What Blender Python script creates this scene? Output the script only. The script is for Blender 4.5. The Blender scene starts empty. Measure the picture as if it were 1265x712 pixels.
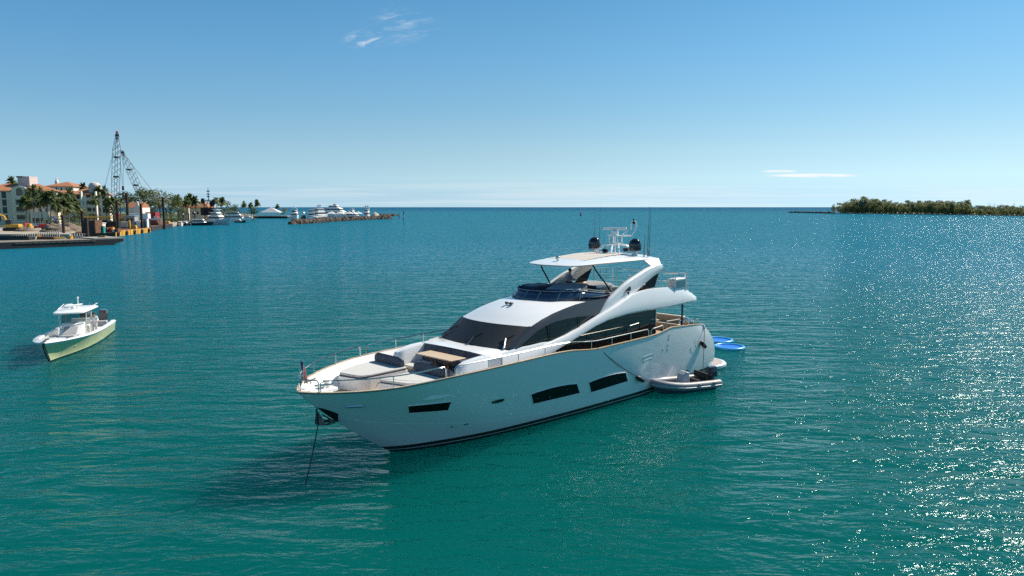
import bpy, bmesh, math, random
from math import sin, cos, pi, radians, sqrt, atan2, exp
from mathutils import Vector, Matrix
import numpy as np

random.seed(7)
SC = bpy.context.scene
COL = SC.collection

# ------------------------------------------------------------------ camera, sky, sun, exposure
CAM_H = 10.37
FPX, CX, CY = 870.0, 632.5, 356.0
PITCH = math.atan(100 / FPX)
cam_d = bpy.data.cameras.new('camera')
cam_d.sensor_width = 36.0
cam_d.lens = 36.0 * FPX / 1265.0
cam_d.clip_start = 0.5
cam_d.clip_end = 90000
cam = bpy.data.objects.new('camera', cam_d)
cam.location = (0, 0, CAM_H)
cam.rotation_euler = (pi / 2 - PITCH, 0, 0)
COL.objects.link(cam)
SC.camera = cam

SUN_AZ, SUN_EL = radians(50.5), radians(42)     # azimuth clockwise from +Y
sun_d = bpy.data.lights.new('sun', 'SUN')
sun_d.energy = 5.0
sun_d.angle = radians(0.53)
sun_d.color = (1.0, 0.93, 0.82)
sun = bpy.data.objects.new('sun', sun_d)
sdir = Vector((sin(SUN_AZ) * cos(SUN_EL), cos(SUN_AZ) * cos(SUN_EL), sin(SUN_EL)))
sun.rotation_euler = sdir.to_track_quat('Z', 'Y').to_euler()
sun.location = (60, 60, 80)
COL.objects.link(sun)

W = bpy.data.worlds.new('World')
SC.world = W
W.use_nodes = True
nt = W.node_tree
for n in list(nt.nodes):
    nt.nodes.remove(n)


class NT:
    """small helper for node trees"""
    def __init__(s, tree):
        s.t = tree

    def n(s, typ, **kw):
        nd = s.t.nodes.new(typ)
        for k, v in kw.items():
            if k == 'ins':
                for kk, vv in v.items():
                    if hasattr(vv, 'is_output') or isinstance(vv, bpy.types.NodeSocket):
                        s.t.links.new(vv, nd.inputs[kk])
                    else:
                        nd.inputs[kk].default_value = vv
            else:
                setattr(nd, k, v)
        return nd

    def math(s, op, a, b=0.0, c=None, clamp=False):
        nd = s.t.nodes.new('ShaderNodeMath')
        nd.operation = op
        nd.use_clamp = clamp
        for i, v in enumerate((a, b, c)):
            if v is None:
                continue
            if isinstance(v, bpy.types.NodeSocket):
                s.t.links.new(v, nd.inputs[i])
            else:
                nd.inputs[i].default_value = v
        return nd.outputs[0]

    def mix(s, fac, a, b):
        nd = s.t.nodes.new('ShaderNodeMix')
        nd.data_type = 'RGBA'
        for k, v in (('Factor', fac), ('A', a), ('B', b)):
            sock = [i for i in nd.inputs if i.name == k and (i.type == 'RGBA' or k == 'Factor')][0]
            if isinstance(v, bpy.types.NodeSocket):
                s.t.links.new(v, sock)
            else:
                sock.default_value = v if k == 'Factor' else (*v[:3], 1)
        return [o for o in nd.outputs if o.type == 'RGBA'][0]

    def ramp(s, fac, stops):
        nd = s.t.nodes.new('ShaderNodeValToRGB')
        e = nd.color_ramp.elements
        while len(e) < len(stops):
            e.new(0.5)
        for el, (p, c) in zip(e, stops):
            el.position = p
            el.color = (*c, 1) if len(c) == 3 else c
        s.t.links.new(fac, nd.inputs[0])
        return nd.outputs[0]


N = NT(nt)
sky = N.n('ShaderNodeTexSky', sky_type='NISHITA', sun_disc=False)
sky.sun_elevation = SUN_EL
sky.sun_rotation = SUN_AZ
sky.altitude = 0
sky.air_density = 0.6
sky.dust_density = 0.06
sky.ozone_density = 3.0
tc = N.n('ShaderNodeTexCoord')
lift = N.n('ShaderNodeVectorMath', operation='ADD', ins={0: tc.outputs['Generated'], 1: (0, 0, 0.1)})
lift = N.n('ShaderNodeVectorMath', operation='NORMALIZE', ins={0: lift.outputs[0]})
nt.links.new(lift.outputs[0], sky.inputs[0])
sep = N.n('ShaderNodeSeparateXYZ', ins={0: tc.outputs['Generated']})
ysafe = N.math('MAXIMUM', sep.outputs[1], 0.05)
U = N.math('DIVIDE', sep.outputs[0], ysafe)
V = N.math('DIVIDE', sep.outputs[2], ysafe)


def blob(u0, v0, su, sv):
    a = N.math('DIVIDE', N.math('SUBTRACT', U, u0), su)
    b = N.math('DIVIDE', N.math('SUBTRACT', V, v0), sv)
    r = N.math('SQRT', N.math('ADD', N.math('MULTIPLY', a, a), N.math('MULTIPLY', b, b)))
    return N.math('SUBTRACT', 1.0, r, clamp=True)


def streak(sx, sy, det, seed, rot=0.0):
    ca, sa = cos(rot), sin(rot)
    u = N.math('ADD', N.math('MULTIPLY', U, ca), N.math('MULTIPLY', V, sa))
    v = N.math('SUBTRACT', N.math('MULTIPLY', V, ca), N.math('MULTIPLY', U, sa))
    cmb = N.n('ShaderNodeCombineXYZ', ins={0: N.math('MULTIPLY', u, sx), 1: N.math('MULTIPLY', v, sy), 2: seed})
    nz = N.n('ShaderNodeTexNoise', ins={'Vector': cmb.outputs[0], 'Scale': 1.0, 'Detail': det, 'Roughness': 0.62, 'Distortion': 0.6})
    return nz.outputs[0]


def sm(x, a, b):
    nd = N.n('ShaderNodeMapRange', interpolation_type='SMOOTHSTEP', ins={0: x, 1: a, 2: b, 3: 0.0, 4: 1.0})
    return nd.outputs[0]


cir1 = N.math('MULTIPLY', sm(blob(-0.203, 0.228, 0.036, 0.017), 0.0, 0.8), sm(streak(30, 95, 5, 2.0, 0.25), 0.42, 0.75))
cir2 = N.math('MULTIPLY', sm(blob(-0.150, 0.247, 0.070, 0.034), 0.0, 0.9), sm(streak(26, 120, 5, 7.3, 0.2), 0.46, 0.8))
low1 = N.math('MULTIPLY', sm(blob(0.423, 0.044, 0.075, 0.0032), 0.0, 0.5), sm(streak(14, 200, 3, 1.1), 0.3, 0.5))
low2 = N.math('MULTIPLY', sm(blob(0.375, 0.0498, 0.03, 0.0022), 0.0, 0.5), sm(streak(14, 200, 3, 4.1), 0.3, 0.5))
band = N.math('MULTIPLY', sm(blob(0.1, 0.012, 1.6, 0.034), 0.0, 0.7), sm(streak(3, 130, 4, 9.0), 0.38, 0.66))
cl = N.math('ADD', N.math('MULTIPLY', cir1, 0.60), N.math('MULTIPLY', cir2, 0.36))
cl = N.math('ADD', cl, N.math('ADD', N.math('MULTIPLY', low1, 0.8), N.math('MULTIPLY', low2, 0.7)))
cl = N.math('ADD', cl, N.math('MULTIPLY', band, 0.22))
front = N.math('GREATER_THAN', sep.outputs[1], 0.06)
cl = N.math('MULTIPLY', cl, front, clamp=True)
SKY_STR = 0.075
# clear maritime air: the white balance of the sky from horizon to zenith
zz_ = N.math('MULTIPLY', sep.outputs[2], 2.5, clamp=True)
K_ = 1 / 1.366
tint = N.ramp(zz_, [(p, tuple(c * K_ for c in col)) for p, col in ((0.0, (1.85, 1.66, 1.30)), (0.033, (1.95, 1.72, 1.34)), (0.1, (2.3, 2.04, 1.44)), (0.19, (2.2, 2.06, 1.48)), (0.33, (1.78, 2.05, 1.62)), (0.5, (1.45, 2.04, 1.8)), (0.7, (1.13, 1.92, 1.82)))])
skyt = N.n('ShaderNodeMix', data_type='RGBA', blend_type='MULTIPLY')
nt.links.new(sky.outputs[0], skyt.inputs[6])
nt.links.new(tint, skyt.inputs[7])
skyt.inputs[0].default_value = 1.0
# away from the sun the clear air is a little brighter and bluer than the model
dots = N.math('ADD', N.math('MULTIPLY', sep.outputs[0], sin(SUN_AZ)), N.math('MULTIPLY', sep.outputs[1], cos(SUN_AZ)))
tt_ = N.n('ShaderNodeMapRange', ins={0: dots, 1: 0.64, 2: 0.05, 3: 0.0, 4: 1.0}).outputs[0]
side = N.mix(tt_, (1.11, 1.11, 1.06), (1.18, 1.27, 1.29))
sky2 = N.n('ShaderNodeMix', data_type='RGBA', blend_type='MULTIPLY')
nt.links.new(skyt.outputs[2], sky2.inputs[6])
nt.links.new(side, sky2.inputs[7])
sky2.inputs[0].default_value = 1.0
skycol = N.mix(cl, sky2.outputs[2], (9.4, 9.3, 9.2))
bg = N.n('ShaderNodeBackground', ins={'Color': skycol, 'Strength': SKY_STR})
out = N.n('ShaderNodeOutputWorld', ins={'Surface': bg.outputs[0]})

SC.view_settings.view_transform = 'Standard'
SC.view_settings.look = 'None'
SC.view_settings.exposure = 0.53
SC.view_settings.gamma = 1.0
SC.cycles.use_denoising = False
SC.cycles.denoiser = 'OPENIMAGEDENOISE'
SC.cycles.max_bounces = 8
SC.cycles.transparent_max_bounces = 12
SC.cycles.sample_clamp_indirect = 3.0
SC.cycles.caustics_reflective = False
SC.cycles.sample_clamp_direct = 15.0


# ------------------------------------------------------------------ geometry helpers
def at(px, py, Y):
    """world point seen at photo pixel px,py at distance Y in front of the camera"""
    u = (px - CX) / FPX
    v = (py - CY) / FPX
    dy = cos(PITCH) - v * sin(PITCH)
    dz = -sin(PITCH) - v * cos(PITCH)
    k = Y / dy
    return Vector((u * k, Y, CAM_H + dz * k))


def sea(px, py, z=0.0):
    u = (px - CX) / FPX
    v = (py - CY) / FPX
    dy = cos(PITCH) - v * sin(PITCH)
    dz = -sin(PITCH) - v * cos(PITCH)
    k = (z - CAM_H) / dz
    return Vector((u * k, dy * k, z))


def lerp(a, b, t):
    return a + (b - a) * t


def interp(x, xs, ys):
    return float(np.interp(x, xs, ys))


def pchip(xs, ys):
    xs = np.array(xs, float)
    ys = np.array(ys, float)
    h = np.diff(xs)
    d = np.diff(ys) / h
    m = np.zeros_like(xs)
    for i in range(1, len(xs) - 1):
        if d[i - 1] * d[i] > 0:
            w1 = 2 * h[i] + h[i - 1]
            w2 = h[i] + 2 * h[i - 1]
            m[i] = (w1 + w2) / (w1 / d[i - 1] + w2 / d[i])
    m[0] = d[0]
    m[-1] = d[-1]

    def f(x):
        x = min(max(x, xs[0]), xs[-1])
        i = int(min(max(np.searchsorted(xs, x) - 1, 0), len(h) - 1))
        t = (x - xs[i]) / h[i]
        t2, t3 = t * t, t * t * t
        return float((2 * t3 - 3 * t2 + 1) * ys[i] + (t3 - 2 * t2 + t) * h[i] * m[i] + (-2 * t3 + 3 * t2) * ys[i + 1] + (t3 - t2) * h[i] * m[i + 1])
    return f


class MB:
    def __init__(s):
        s.v, s.f, s.mi, s.m = [], [], [], 0

    def add(s, vs, fs):
        o = len(s.v)
        s.v += [tuple(v) for v in vs]
        for f in fs:
            s.f.append([i + o for i in f])
            s.mi.append(s.m)
        return s

    def box(s, x0, x1, y0, y1, z0, z1, M=None):
        vs = [Vector((x, y, z)) for z in (z0, z1) for y in (y0, y1) for x in (x0, x1)]
        if M is not None:
            vs = [M @ v for v in vs]
        return s.add(vs, [(0, 2, 3, 1), (4, 5, 7, 6), (0, 1, 5, 4), (2, 6, 7, 3), (0, 4, 6, 2), (1, 3, 7, 5)])

    def loft(s, rings, closed=True, caps=True):
        n = len(rings[0])
        vs = [p for r in rings for p in r]
        fs = []
        for i in range(len(rings) - 1):
            for j in range(n if closed else n - 1):
                a, b = i * n + j, i * n + (j + 1) % n
                fs.append((a, b, b + n, a + n))
        if caps and closed:
            fs.append(tuple(range(n))[::-1])
            fs.append(tuple(range((len(rings) - 1) * n, len(rings) * n)))
        return s.add(vs, fs)

    def grid(s, rows):
        return s.loft(rows, closed=False, caps=False)

    def tube(s, pts, r, n=6, closed=False, r1=None):
        pts = [Vector(p) for p in pts]
        m = len(pts)
        rings = []
        up0 = None
        for i, p in enumerate(pts):
            a = pts[i - 1] if (i > 0 or closed) else p
            b = pts[(i + 1) % m] if (i < m - 1 or closed) else p
            t = (b - a)
            if t.length < 1e-9:
                t = Vector((0, 0, 1))
            t.normalize()
            if up0 is None:
                up0 = Vector((0, 0, 1)) if abs(t.z) < 0.9 else Vector((1, 0, 0))
            u = up0 - t * up0.dot(t)
            if u.length < 1e-6:
                u = t.orthogonal()
            u.normalize()
            up0 = u
            w = t.cross(u)
            rr = r if r1 is None else lerp(r, r1, i / max(1, m - 1))
            rings.append([p + (u * cos(2 * pi * k / n) + w * sin(2 * pi * k / n)) * rr for k in range(n)])
        if closed:
            rings.append(rings[0])
            return s.loft(rings, True, False)
        return s.loft(rings)

    def lathe(s, prof, c=(0, 0, 0), n=12, axis='z', M=None):
        rings = []
        c = Vector(c)
        for r, h in prof:
            ring = []
            for k in range(n):
                a = 2 * pi * k / n
                v = Vector((r * cos(a), r * sin(a), h))
                if axis == 'x':
                    v = Vector((h, r * cos(a), r * sin(a)))
                if axis == 'y':
                    v = Vector((r * sin(a), h, r * cos(a)))
                if M is not None:
                    v = M @ v
                ring.append(v + c)
            rings.append(ring)
        return s.loft(rings)

    def prism(s, poly, off):
        off = Vector(off)
        a = [Vector(p) for p in poly]
        return s.loft([a, [p + off for p in a]])

    def build(s, name, mat, parent=None, smooth=35, bevel=0.0, seg=2, normals=True):
        me = bpy.data.meshes.new(name)
        me.from_pydata(s.v, [], s.f)
        mats = mat if isinstance(mat, (list, tuple)) else [mat]
        for m in mats:
            me.materials.append(m)
        if len(mats) > 1:
            me.polygons.foreach_set('material_index', s.mi)
        if normals:
            bm = bmesh.new()
            bm.from_mesh(me)
            bmesh.ops.remove_doubles(bm, verts=bm.verts, dist=1e-5)
            bmesh.ops.recalc_face_normals(bm, faces=bm.faces)
            bm.to_mesh(me)
            bm.free()
        if smooth:
            for p in me.polygons:
                p.use_smooth = True
            me.set_sharp_from_angle(angle=radians(smooth))
        o = bpy.data.objects.new(name, me)
        COL.objects.link(o)
        if parent is not None:
            o.parent = parent
        if bevel:
            b = o.modifiers.new('bevel', 'BEVEL')
            b.width = bevel
            b.segments = seg
            b.limit_method = 'ANGLE'
            b.harden_normals = False
        return o


def thing(name, label, cat, loc=(0, 0, 0), rz=0.0, group=None):
    o = bpy.data.objects.new(name, None)
    o.empty_display_size = 0.2
    COL.objects.link(o)
    o.location = loc
    o.rotation_euler = (0, 0, rz)
    return tag(o, label, cat, group)


def tag(o, label, cat, group=None):
    o['label'] = label
    o['category'] = cat
    if group:
        o['group'] = group
    return o


def struct(o):
    o['kind'] = 'structure'
    return o


def copy_thing(root, loc, rz, label, group=None, scale=None):
    r = root.copy()
    COL.objects.link(r)
    r.location = loc
    r.rotation_euler = (0, 0, rz)
    r['label'] = label
    if group:
        r['group'] = group
    if scale:
        r.scale = scale if hasattr(scale, '__len__') else (scale,) * 3
    for ch in list(root.children):
        c = ch.copy()
        COL.objects.link(c)
        c.parent = r
        for g in list(ch.children):
            d = g.copy()
            COL.objects.link(d)
            d.parent = c
    return r


# ------------------------------------------------------------------ materials
MATS = {}


def mat(name, col, rough=0.5, metal=0.0, var=0.0, vscale=3.0, spec=0.5, coat=0.0, bump=0.0, bscale=40.0, col2=None, stretch=None):
    if name in MATS:
        return MATS[name]
    m = bpy.data.materials.new(name)
    m.use_nodes = True
    t = NT(m.node_tree)
    b = m.node_tree.nodes['Principled BSDF']
    b.inputs['Roughness'].default_value = rough
    b.inputs['Metallic'].default_value = metal
    b.inputs['Specular IOR Level'].default_value = spec
    b.inputs['Coat Weight'].default_value = coat
    b.inputs['Coat Roughness'].default_value = 0.05
    b.inputs['Base Color'].default_value = (*col, 1)
    tcn = t.n('ShaderNodeTexCoord')
    vec = tcn.outputs['Object']
    if stretch:
        mp = t.n('ShaderNodeMapping', ins={'Vector': vec, 'Scale': stretch})
        vec = mp.outputs[0]
    if var or col2:
        nz = t.n('ShaderNodeTexNoise', ins={'Vector': vec, 'Scale': vscale, 'Detail': 4.0, 'Roughness': 0.6})
        c2 = col2 or tuple(max(0, c * (1 - var)) for c in col)
        c1 = col if col2 else tuple(min(1, c * (1 + var * 0.6)) for c in col)
        rr = t.ramp(nz.outputs[0], [(0.3, c2), (0.7, c1)])
        m.node_tree.links.new(rr, b.inputs['Base Color'])
        ro = t.n('ShaderNodeMapRange', ins={0: nz.outputs[0], 1: 0.2, 2: 0.8, 3: min(1, rough * 1.25), 4: rough * 0.8})
        m.node_tree.links.new(ro.outputs[0], b.inputs['Roughness'])
    if bump:
        n2 = t.n('ShaderNodeTexNoise', ins={'Vector': vec, 'Scale': bscale, 'Detail': 3.0})
        bp = t.n('ShaderNodeBump', ins={'Strength': bump, 'Distance': 0.02, 'Height': n2.outputs[0]})
        m.node_tree.links.new(bp.outputs[0], b.inputs['Normal'])
    MATS[name] = m
    return m


gel = mat('white_gelcoat', (0.80, 0.80, 0.79), 0.22, var=0.03, vscale=0.6, coat=0.4)
gelm = mat('white_fibreglass', (0.78, 0.77, 0.75), 0.4, var=0.04, vscale=1.2)
dglass = mat('dark_glass', (0.004, 0.005, 0.006), 0.08, spec=0.2)
salglass = mat('tinted_glass', (0.008, 0.016, 0.018), 0.04, spec=0.55, col2=(0.004, 0.008, 0.010), vscale=0.9)
cover = mat('windscreen_mesh_cover', (0.035, 0.034, 0.034), 0.55, var=0.15, vscale=1.5, bump=0.25, bscale=3.0)
bandm = mat('charcoal_paint', (0.045, 0.05, 0.058), 0.25, var=0.05)
steel = mat('stainless_steel', (0.72, 0.70, 0.66), 0.16, metal=1.0)
blackp = mat('black_plastic', (0.012, 0.012, 0.014), 0.3)
blackm = mat('black_rubber', (0.012, 0.012, 0.013), 0.6, var=0.3)
cushg = mat('slate_cushion', (0.075, 0.082, 0.105), 0.8, var=0.12, vscale=4, bump=0.3, bscale=60)
cushw = mat('pale_cushion', (0.50, 0.49, 0.46), 0.85, var=0.05, vscale=5, bump=0.2, bscale=50)
cushb = mat('beige_leather', (0.50, 0.42, 0.33), 0.6, var=0.08, vscale=5)
navyc = mat('navy_cover', (0.025, 0.05, 0.09), 0.6, var=0.15)
bluec = mat('blue_grey_cover', (0.16, 0.21, 0.29), 0.6, var=0.1)
teakrail = mat('varnished_teak', (0.58, 0.43, 0.28), 0.35, var=0.12, vscale=6)
rope = mat('dark_rope', (0.03, 0.035, 0.035), 0.85, var=0.3, vscale=30)
beige = mat('beige_panel', (0.55, 0.50, 0.43), 0.6, var=0.08, vscale=30)


def teak_mat():
    m = bpy.data.materials.new('teak_planks')
    m.use_nodes = True
    t = NT(m.node_tree)
    b = m.node_tree.nodes['Principled BSDF']
    tcn = t.n('ShaderNodeTexCoord')
    sp = t.n('ShaderNodeSeparateXYZ', ins={0: tcn.outputs['Object']})
    fr = t.math('FRACT', t.math('MULTIPLY', sp.outputs[1], 12.0))
    seam = t.math('LESS_THAN', fr, 0.1)
    mp = t.n('ShaderNodeMapping', ins={'Vector': tcn.outputs['Object'], 'Scale': (1.2, 14, 14)})
    nz = t.n('ShaderNodeTexNoise', ins={'Vector': mp.outputs[0], 'Scale': 1.5, 'Detail': 5.0})
    c = t.ramp(nz.outputs[0], [(0.3, (0.33, 0.23, 0.145)), (0.7, (0.47, 0.34, 0.22))])
    c = t.mix(seam, c, (0.03, 0.028, 0.025))
    m.node_tree.links.new(c, b.inputs['Base Color'])
    b.inputs['Roughness'].default_value = 0.65
    return m


teak = teak_mat()


def hull_mat(name, c_top, c_band, zs):
    """topside paint with painted stripes by height: zs = [(z, colour), ...] upwards"""
    m = bpy.data.materials.new(name)
    m.use_nodes = True
    t = NT(m.node_tree)
    b = m.node_tree.nodes['Principled BSDF']
    tcn = t.n('ShaderNodeTexCoord')
    sp = t.n('ShaderNodeSeparateXYZ', ins={0: tcn.outputs['Object']})
    nz = t.n('ShaderNodeTexNoise', ins={'Vector': tcn.outputs['Object'], 'Scale': 0.7, 'Detail': 4.0})
    c = t.mix(nz.outputs[0], tuple(x * 0.97 for x in c_top), c_top)
    for z, cc in zs:
        c = t.mix(t.math('LESS_THAN', sp.outputs[2], z), c, cc)
    m.node_tree.links.new(c, b.inputs['Base Color'])
    b.inputs['Roughness'].default_value = 0.12
    b.inputs['Coat Weight'].default_value = 0.5
    b.inputs['Coat Roughness'].default_value = 0.04
    n2 = t.n('ShaderNodeTexNoise', ins={'Vector': tcn.outputs['Object'], 'Scale': 0.9, 'Detail': 1.0})
    bp = t.n('ShaderNodeBump', ins={'Strength': 0.25, 'Distance': 0.02, 'Height': n2.outputs[0]})
    m.node_tree.links.new(bp.outputs[0], b.inputs['Normal'])
    return m


# ------------------------------------------------------------------ the sea
def water_mat():
    m = bpy.data.materials.new('sea_water')
    m.use_nodes = True
    t = NT(m.node_tree)
    b = m.node_tree.nodes['Principled BSDF']
    geo = t.n('ShaderNodeNewGeometry')
    pos = geo.outputs['Position']
    sp = t.n('ShaderNodeSeparateXYZ', ins={0: pos})
    big = t.n('ShaderNodeTexNoise', ins={'Vector': pos, 'Scale': 0.012, 'Detail': 3.0})
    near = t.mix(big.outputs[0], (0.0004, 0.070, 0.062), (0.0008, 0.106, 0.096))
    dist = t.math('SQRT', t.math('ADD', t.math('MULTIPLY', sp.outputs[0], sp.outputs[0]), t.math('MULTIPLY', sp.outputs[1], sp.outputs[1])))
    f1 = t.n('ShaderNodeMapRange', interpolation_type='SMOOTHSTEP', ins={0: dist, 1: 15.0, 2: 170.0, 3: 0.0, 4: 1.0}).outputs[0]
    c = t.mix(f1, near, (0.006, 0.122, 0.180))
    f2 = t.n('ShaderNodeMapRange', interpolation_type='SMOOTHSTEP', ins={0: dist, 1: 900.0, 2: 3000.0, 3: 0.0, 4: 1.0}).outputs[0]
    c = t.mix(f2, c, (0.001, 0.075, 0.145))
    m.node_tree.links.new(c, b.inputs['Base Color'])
    b.inputs['IOR'].default_value = 1.333
    b.subsurface_method = 'BURLEY'
    b.inputs['Specular Tint'].default_value = (0.50, 0.92, 1.0, 1)
    b.inputs['Subsurface Weight'].default_value = 1.0
    b.inputs['Subsurface Radius'].default_value = (2.0, 16.0, 16.0)
    b.inputs['Subsurface Scale'].default_value = 1.0
    b.inputs['Specular IOR Level'].default_value = 0.5
    # waves: three sizes of crests running across the wind
    def wave(sx, sy, rot, det, seed, dst=0.4):
        mp = t.n('ShaderNodeMapping', ins={'Vector': pos, 'Rotation': (0, 0, rot), 'Scale': (sx, sy, 1), 'Location': (seed, seed * 1.7, 0)})
        nz = t.n('ShaderNodeTexNoise', noise_dimensions='2D', ins={'Vector': mp.outputs[0], 'Scale': 1.0, 'Detail': det, 'Roughness': 0.55, 'Distortion': dst})
        return nz.outputs[0]
    w1 = wave(0.09, 0.32, 0.16, 2.0, 3.0)
    w2 = wave(0.36, 1.05, 0.10, 3.0, 11.0)
    w3 = wave(1.5, 3.2, -0.12, 3.0, 23.0)
    w4 = wave(5.0, 8.0, 0.3, 2.0, 41.0)
    patch = t.n('ShaderNodeTexNoise', ins={'Vector': pos, 'Scale': 0.03, 'Detail': 2.0}).outputs[0]
    h = t.math('ADD', t.math('MULTIPLY', w1, 0.34), t.math('MULTIPLY', w2, 0.245))
    h3 = t.math('ADD', t.math('MULTIPLY', w3, 0.064), t.math('MULTIPLY', w4, 0.006))
    h3 = t.math('MULTIPLY', h3, t.math('ADD', 0.55, t.math('MULTIPLY', patch, 0.9)))
    h = t.math('ADD', h, h3)
    bp = t.n('ShaderNodeBump', ins={'Strength': 1.0, 'Distance': 1.0, 'Height': h})
    # the Bump node smooths wavelets smaller than a pixel away; keep their slopes with distance
    fine = t.n('ShaderNodeTexNoise', ins={'Vector': pos, 'Scale': 1.5, 'Detail': 1.0, 'Roughness': 0.5})
    amp = t.n('ShaderNodeMapRange', ins={0: dist, 1: 25.0, 2: 180.0, 3: 0.0, 4: 1.1}).outputs[0]
    dv = t.n('ShaderNodeVectorMath', operation='SUBTRACT', ins={0: fine.outputs['Color'], 1: (0.5, 0.5, 0.5)})
    cmb = t.n('ShaderNodeCombineXYZ', ins={0: amp, 1: amp, 2: 0.0})
    dv = t.n('ShaderNodeVectorMath', operation='MULTIPLY', ins={0: dv.outputs[0], 1: cmb.outputs[0]})
    # of the unresolved wavelets a low eye sees mostly the faces turned to the south-west shore side
    bias = t.n('ShaderNodeMapRange', ins={0: dist, 1: 12.0, 2: 75.0, 3: -0.035, 4: -0.15}).outputs[0]
    bv = t.n('ShaderNodeCombineXYZ', ins={0: 0.0, 1: bias, 2: 0.0})
    dv = t.n('ShaderNodeVectorMath', operation='ADD', ins={0: dv.outputs[0], 1: bv.outputs[0]})
    nn = t.n('ShaderNodeVectorMath', operation='ADD', ins={0: bp.outputs[0], 1: dv.outputs[0]})
    nn = t.n('ShaderNodeVectorMath', operation='NORMALIZE', ins={0: nn.outputs[0]})
    m.node_tree.links.new(nn.outputs[0], b.inputs['Normal'])
    # far away many wavelets fall in one pixel: their spread of slopes acts as gloss
    ro = t.n('ShaderNodeMapRange', ins={0: dist, 1: 20.0, 2: 500.0, 3: 0.06, 4: 0.12}).outputs[0]
    m.node_tree.links.new(ro, b.inputs['Roughness'])
    # wave faces hide one another at grazing view, so far water mirrors less of the horizon
    so = t.n('ShaderNodeMapRange', ins={0: dist, 1: 20.0, 2: 350.0, 3: 0.22, 4: 0.16}).outputs[0]
    m.node_tree.links.new(so, b.inputs['Specular IOR Level'])
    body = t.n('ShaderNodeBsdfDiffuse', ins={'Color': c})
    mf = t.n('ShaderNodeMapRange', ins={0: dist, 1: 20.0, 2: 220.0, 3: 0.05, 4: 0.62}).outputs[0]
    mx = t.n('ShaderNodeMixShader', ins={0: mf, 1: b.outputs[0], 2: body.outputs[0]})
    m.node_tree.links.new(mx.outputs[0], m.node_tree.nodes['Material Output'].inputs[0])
    return m


sea_m = MB()
R_ = 45000
sea_m.add([(-R_, -2000, 0), (R_, -2000, 0), (R_, R_, 0), (-R_, R_, 0)], [(0, 1, 2, 3)])
struct(sea_m.build('water', water_mat(), smooth=0, normals=False))

# ------------------------------------------------------------------ the motor yacht
# yacht space: x forward from the transom, y to port, z up from the waterline
YA = radians(46.92)
YS = Vector((10.658, 46.03, 0))
YF = Vector((-cos(YA), -sin(YA), 0))
YROT = atan2(YF.y, YF.x)
yacht = thing('motor_yacht', 'large white motor yacht with dark windows anchored in the middle of the bay', 'yacht', YS, YROT)


def yw(x, y, z):
    return YS + YF * x + Vector((-YF.y, YF.x, 0)) * y + Vector((0, 0, z))


stem_x = pchip([-0.9, 0, 0.62, 1.19, 1.86, 2.69, 3.14, 3.44], [21.6, 23.2, 24.12, 24.9, 25.76, 26.71, 27.18, 27.45])
stern_x = pchip([-0.3, 0, 0.3, 0.55, 0.8, 1], [0.3, 0.1, -0.28, -0.12, 0.55, 1.6])
wl_y = pchip([0, 4, 7.8, 10.5, 13, 15.3, 17.3, 19.2, 20.8, 22.0, 22.7, 23.2], [2.78, 2.95, 2.96, 2.78, 2.55, 2.29, 2.0, 1.65, 1.22, 0.78, 0.42, 0.03])
sh_y = pchip([0, 1.6, 3, 8, 14, 18, 20, 22.3, 24, 25.5, 26.5, 27.1, 27.45], [2.8, 2.98, 3.12, 3.28, 3.3, 3.28, 3.22, 3.06, 2.72, 2.06, 1.28, 0.62, 0.03])
sh_z = pchip([0, 1.6, 3, 4.7, 5.7, 6.3, 7.0, 8.3, 11, 12.8, 13.8, 15.0, 16.5, 18.7, 22.3, 25, 27.45], [3.1, 3.2, 3.36, 3.48, 3.55, 3.5, 3.40, 3.36, 3.37, 3.38, 3.46, 3.6, 3.65, 3.64, 3.6, 3.48, 3.42])


def hull_pt(s, t):
    xa = stern_x(t)
    xb = stem_x(t * 3.44)
    x = xa + s * (xb - xa)
    tt = max(t, 0)
    yl = wl_y(s * 23.2)
    ys = sh_y(1.6 + s * (27.45 - 1.6))
    g = tt ** (lerp(0.62, 1.0, min(1, s * 1.15)) + 1.5 * max(0, (s - 0.8) / 0.2) ** 1.5)
    y = lerp(yl, ys, g)
    if t < 0:
        y *= 1 + t * 0.8
    z = t * (sh_z(x) if t > 0 else 3.44)
    return Vector((x, y, z))


def hull_y(x, z):
    t = z / sh_z(x)
    xa, xb = stern_x(t), stem_x(t * 3.44)
    s = min(1, max(0, (x - xa) / (xb - xa)))
    return hull_pt(s, t).y


S_ = [0, .004, .012, .025] + [0.04 + 0.9 * i / 46 for i in range(47)] + [0.952, 0.963, 0.973, 0.981, 0.988, 0.994, 1.0]
T_ = [-0.26, -0.13, 0.0, 0.04, 0.08, 0.15, 0.24, 0.34, 0.44, 0.54, 0.64, 0.74, 0.84, 0.92, 1.0]
m = MB()
for sg in (1, -1):
    m.grid([[Vector((p.x, p.y * sg, p.z)) for p in (hull_pt(s, t) for t in T_)] for s in S_])
# transom
m.grid([[Vector((p.x, p.y * k / 4, p.z)) for k in range(-4, 5)] for p in (hull_pt(0, t) for t in T_)])
hm = hull_mat('hull_white_paint', (0.80, 0.80, 0.79), None, [(0.34, (0.012, 0.013, 0.015)), (0.17, (0.45, 0.46, 0.45)), (0.125, (0.012, 0.013, 0.015))])
m.build('hull', hm, yacht, smooth=50)

# sheer line points, stern to bow
SHX = [hull_pt(s, 1.0) for s in S_]


def along_sheer(dy0, dz0, dy1, dz1, x0=0.0, x1=99, mirror=True):
    pass


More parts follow.
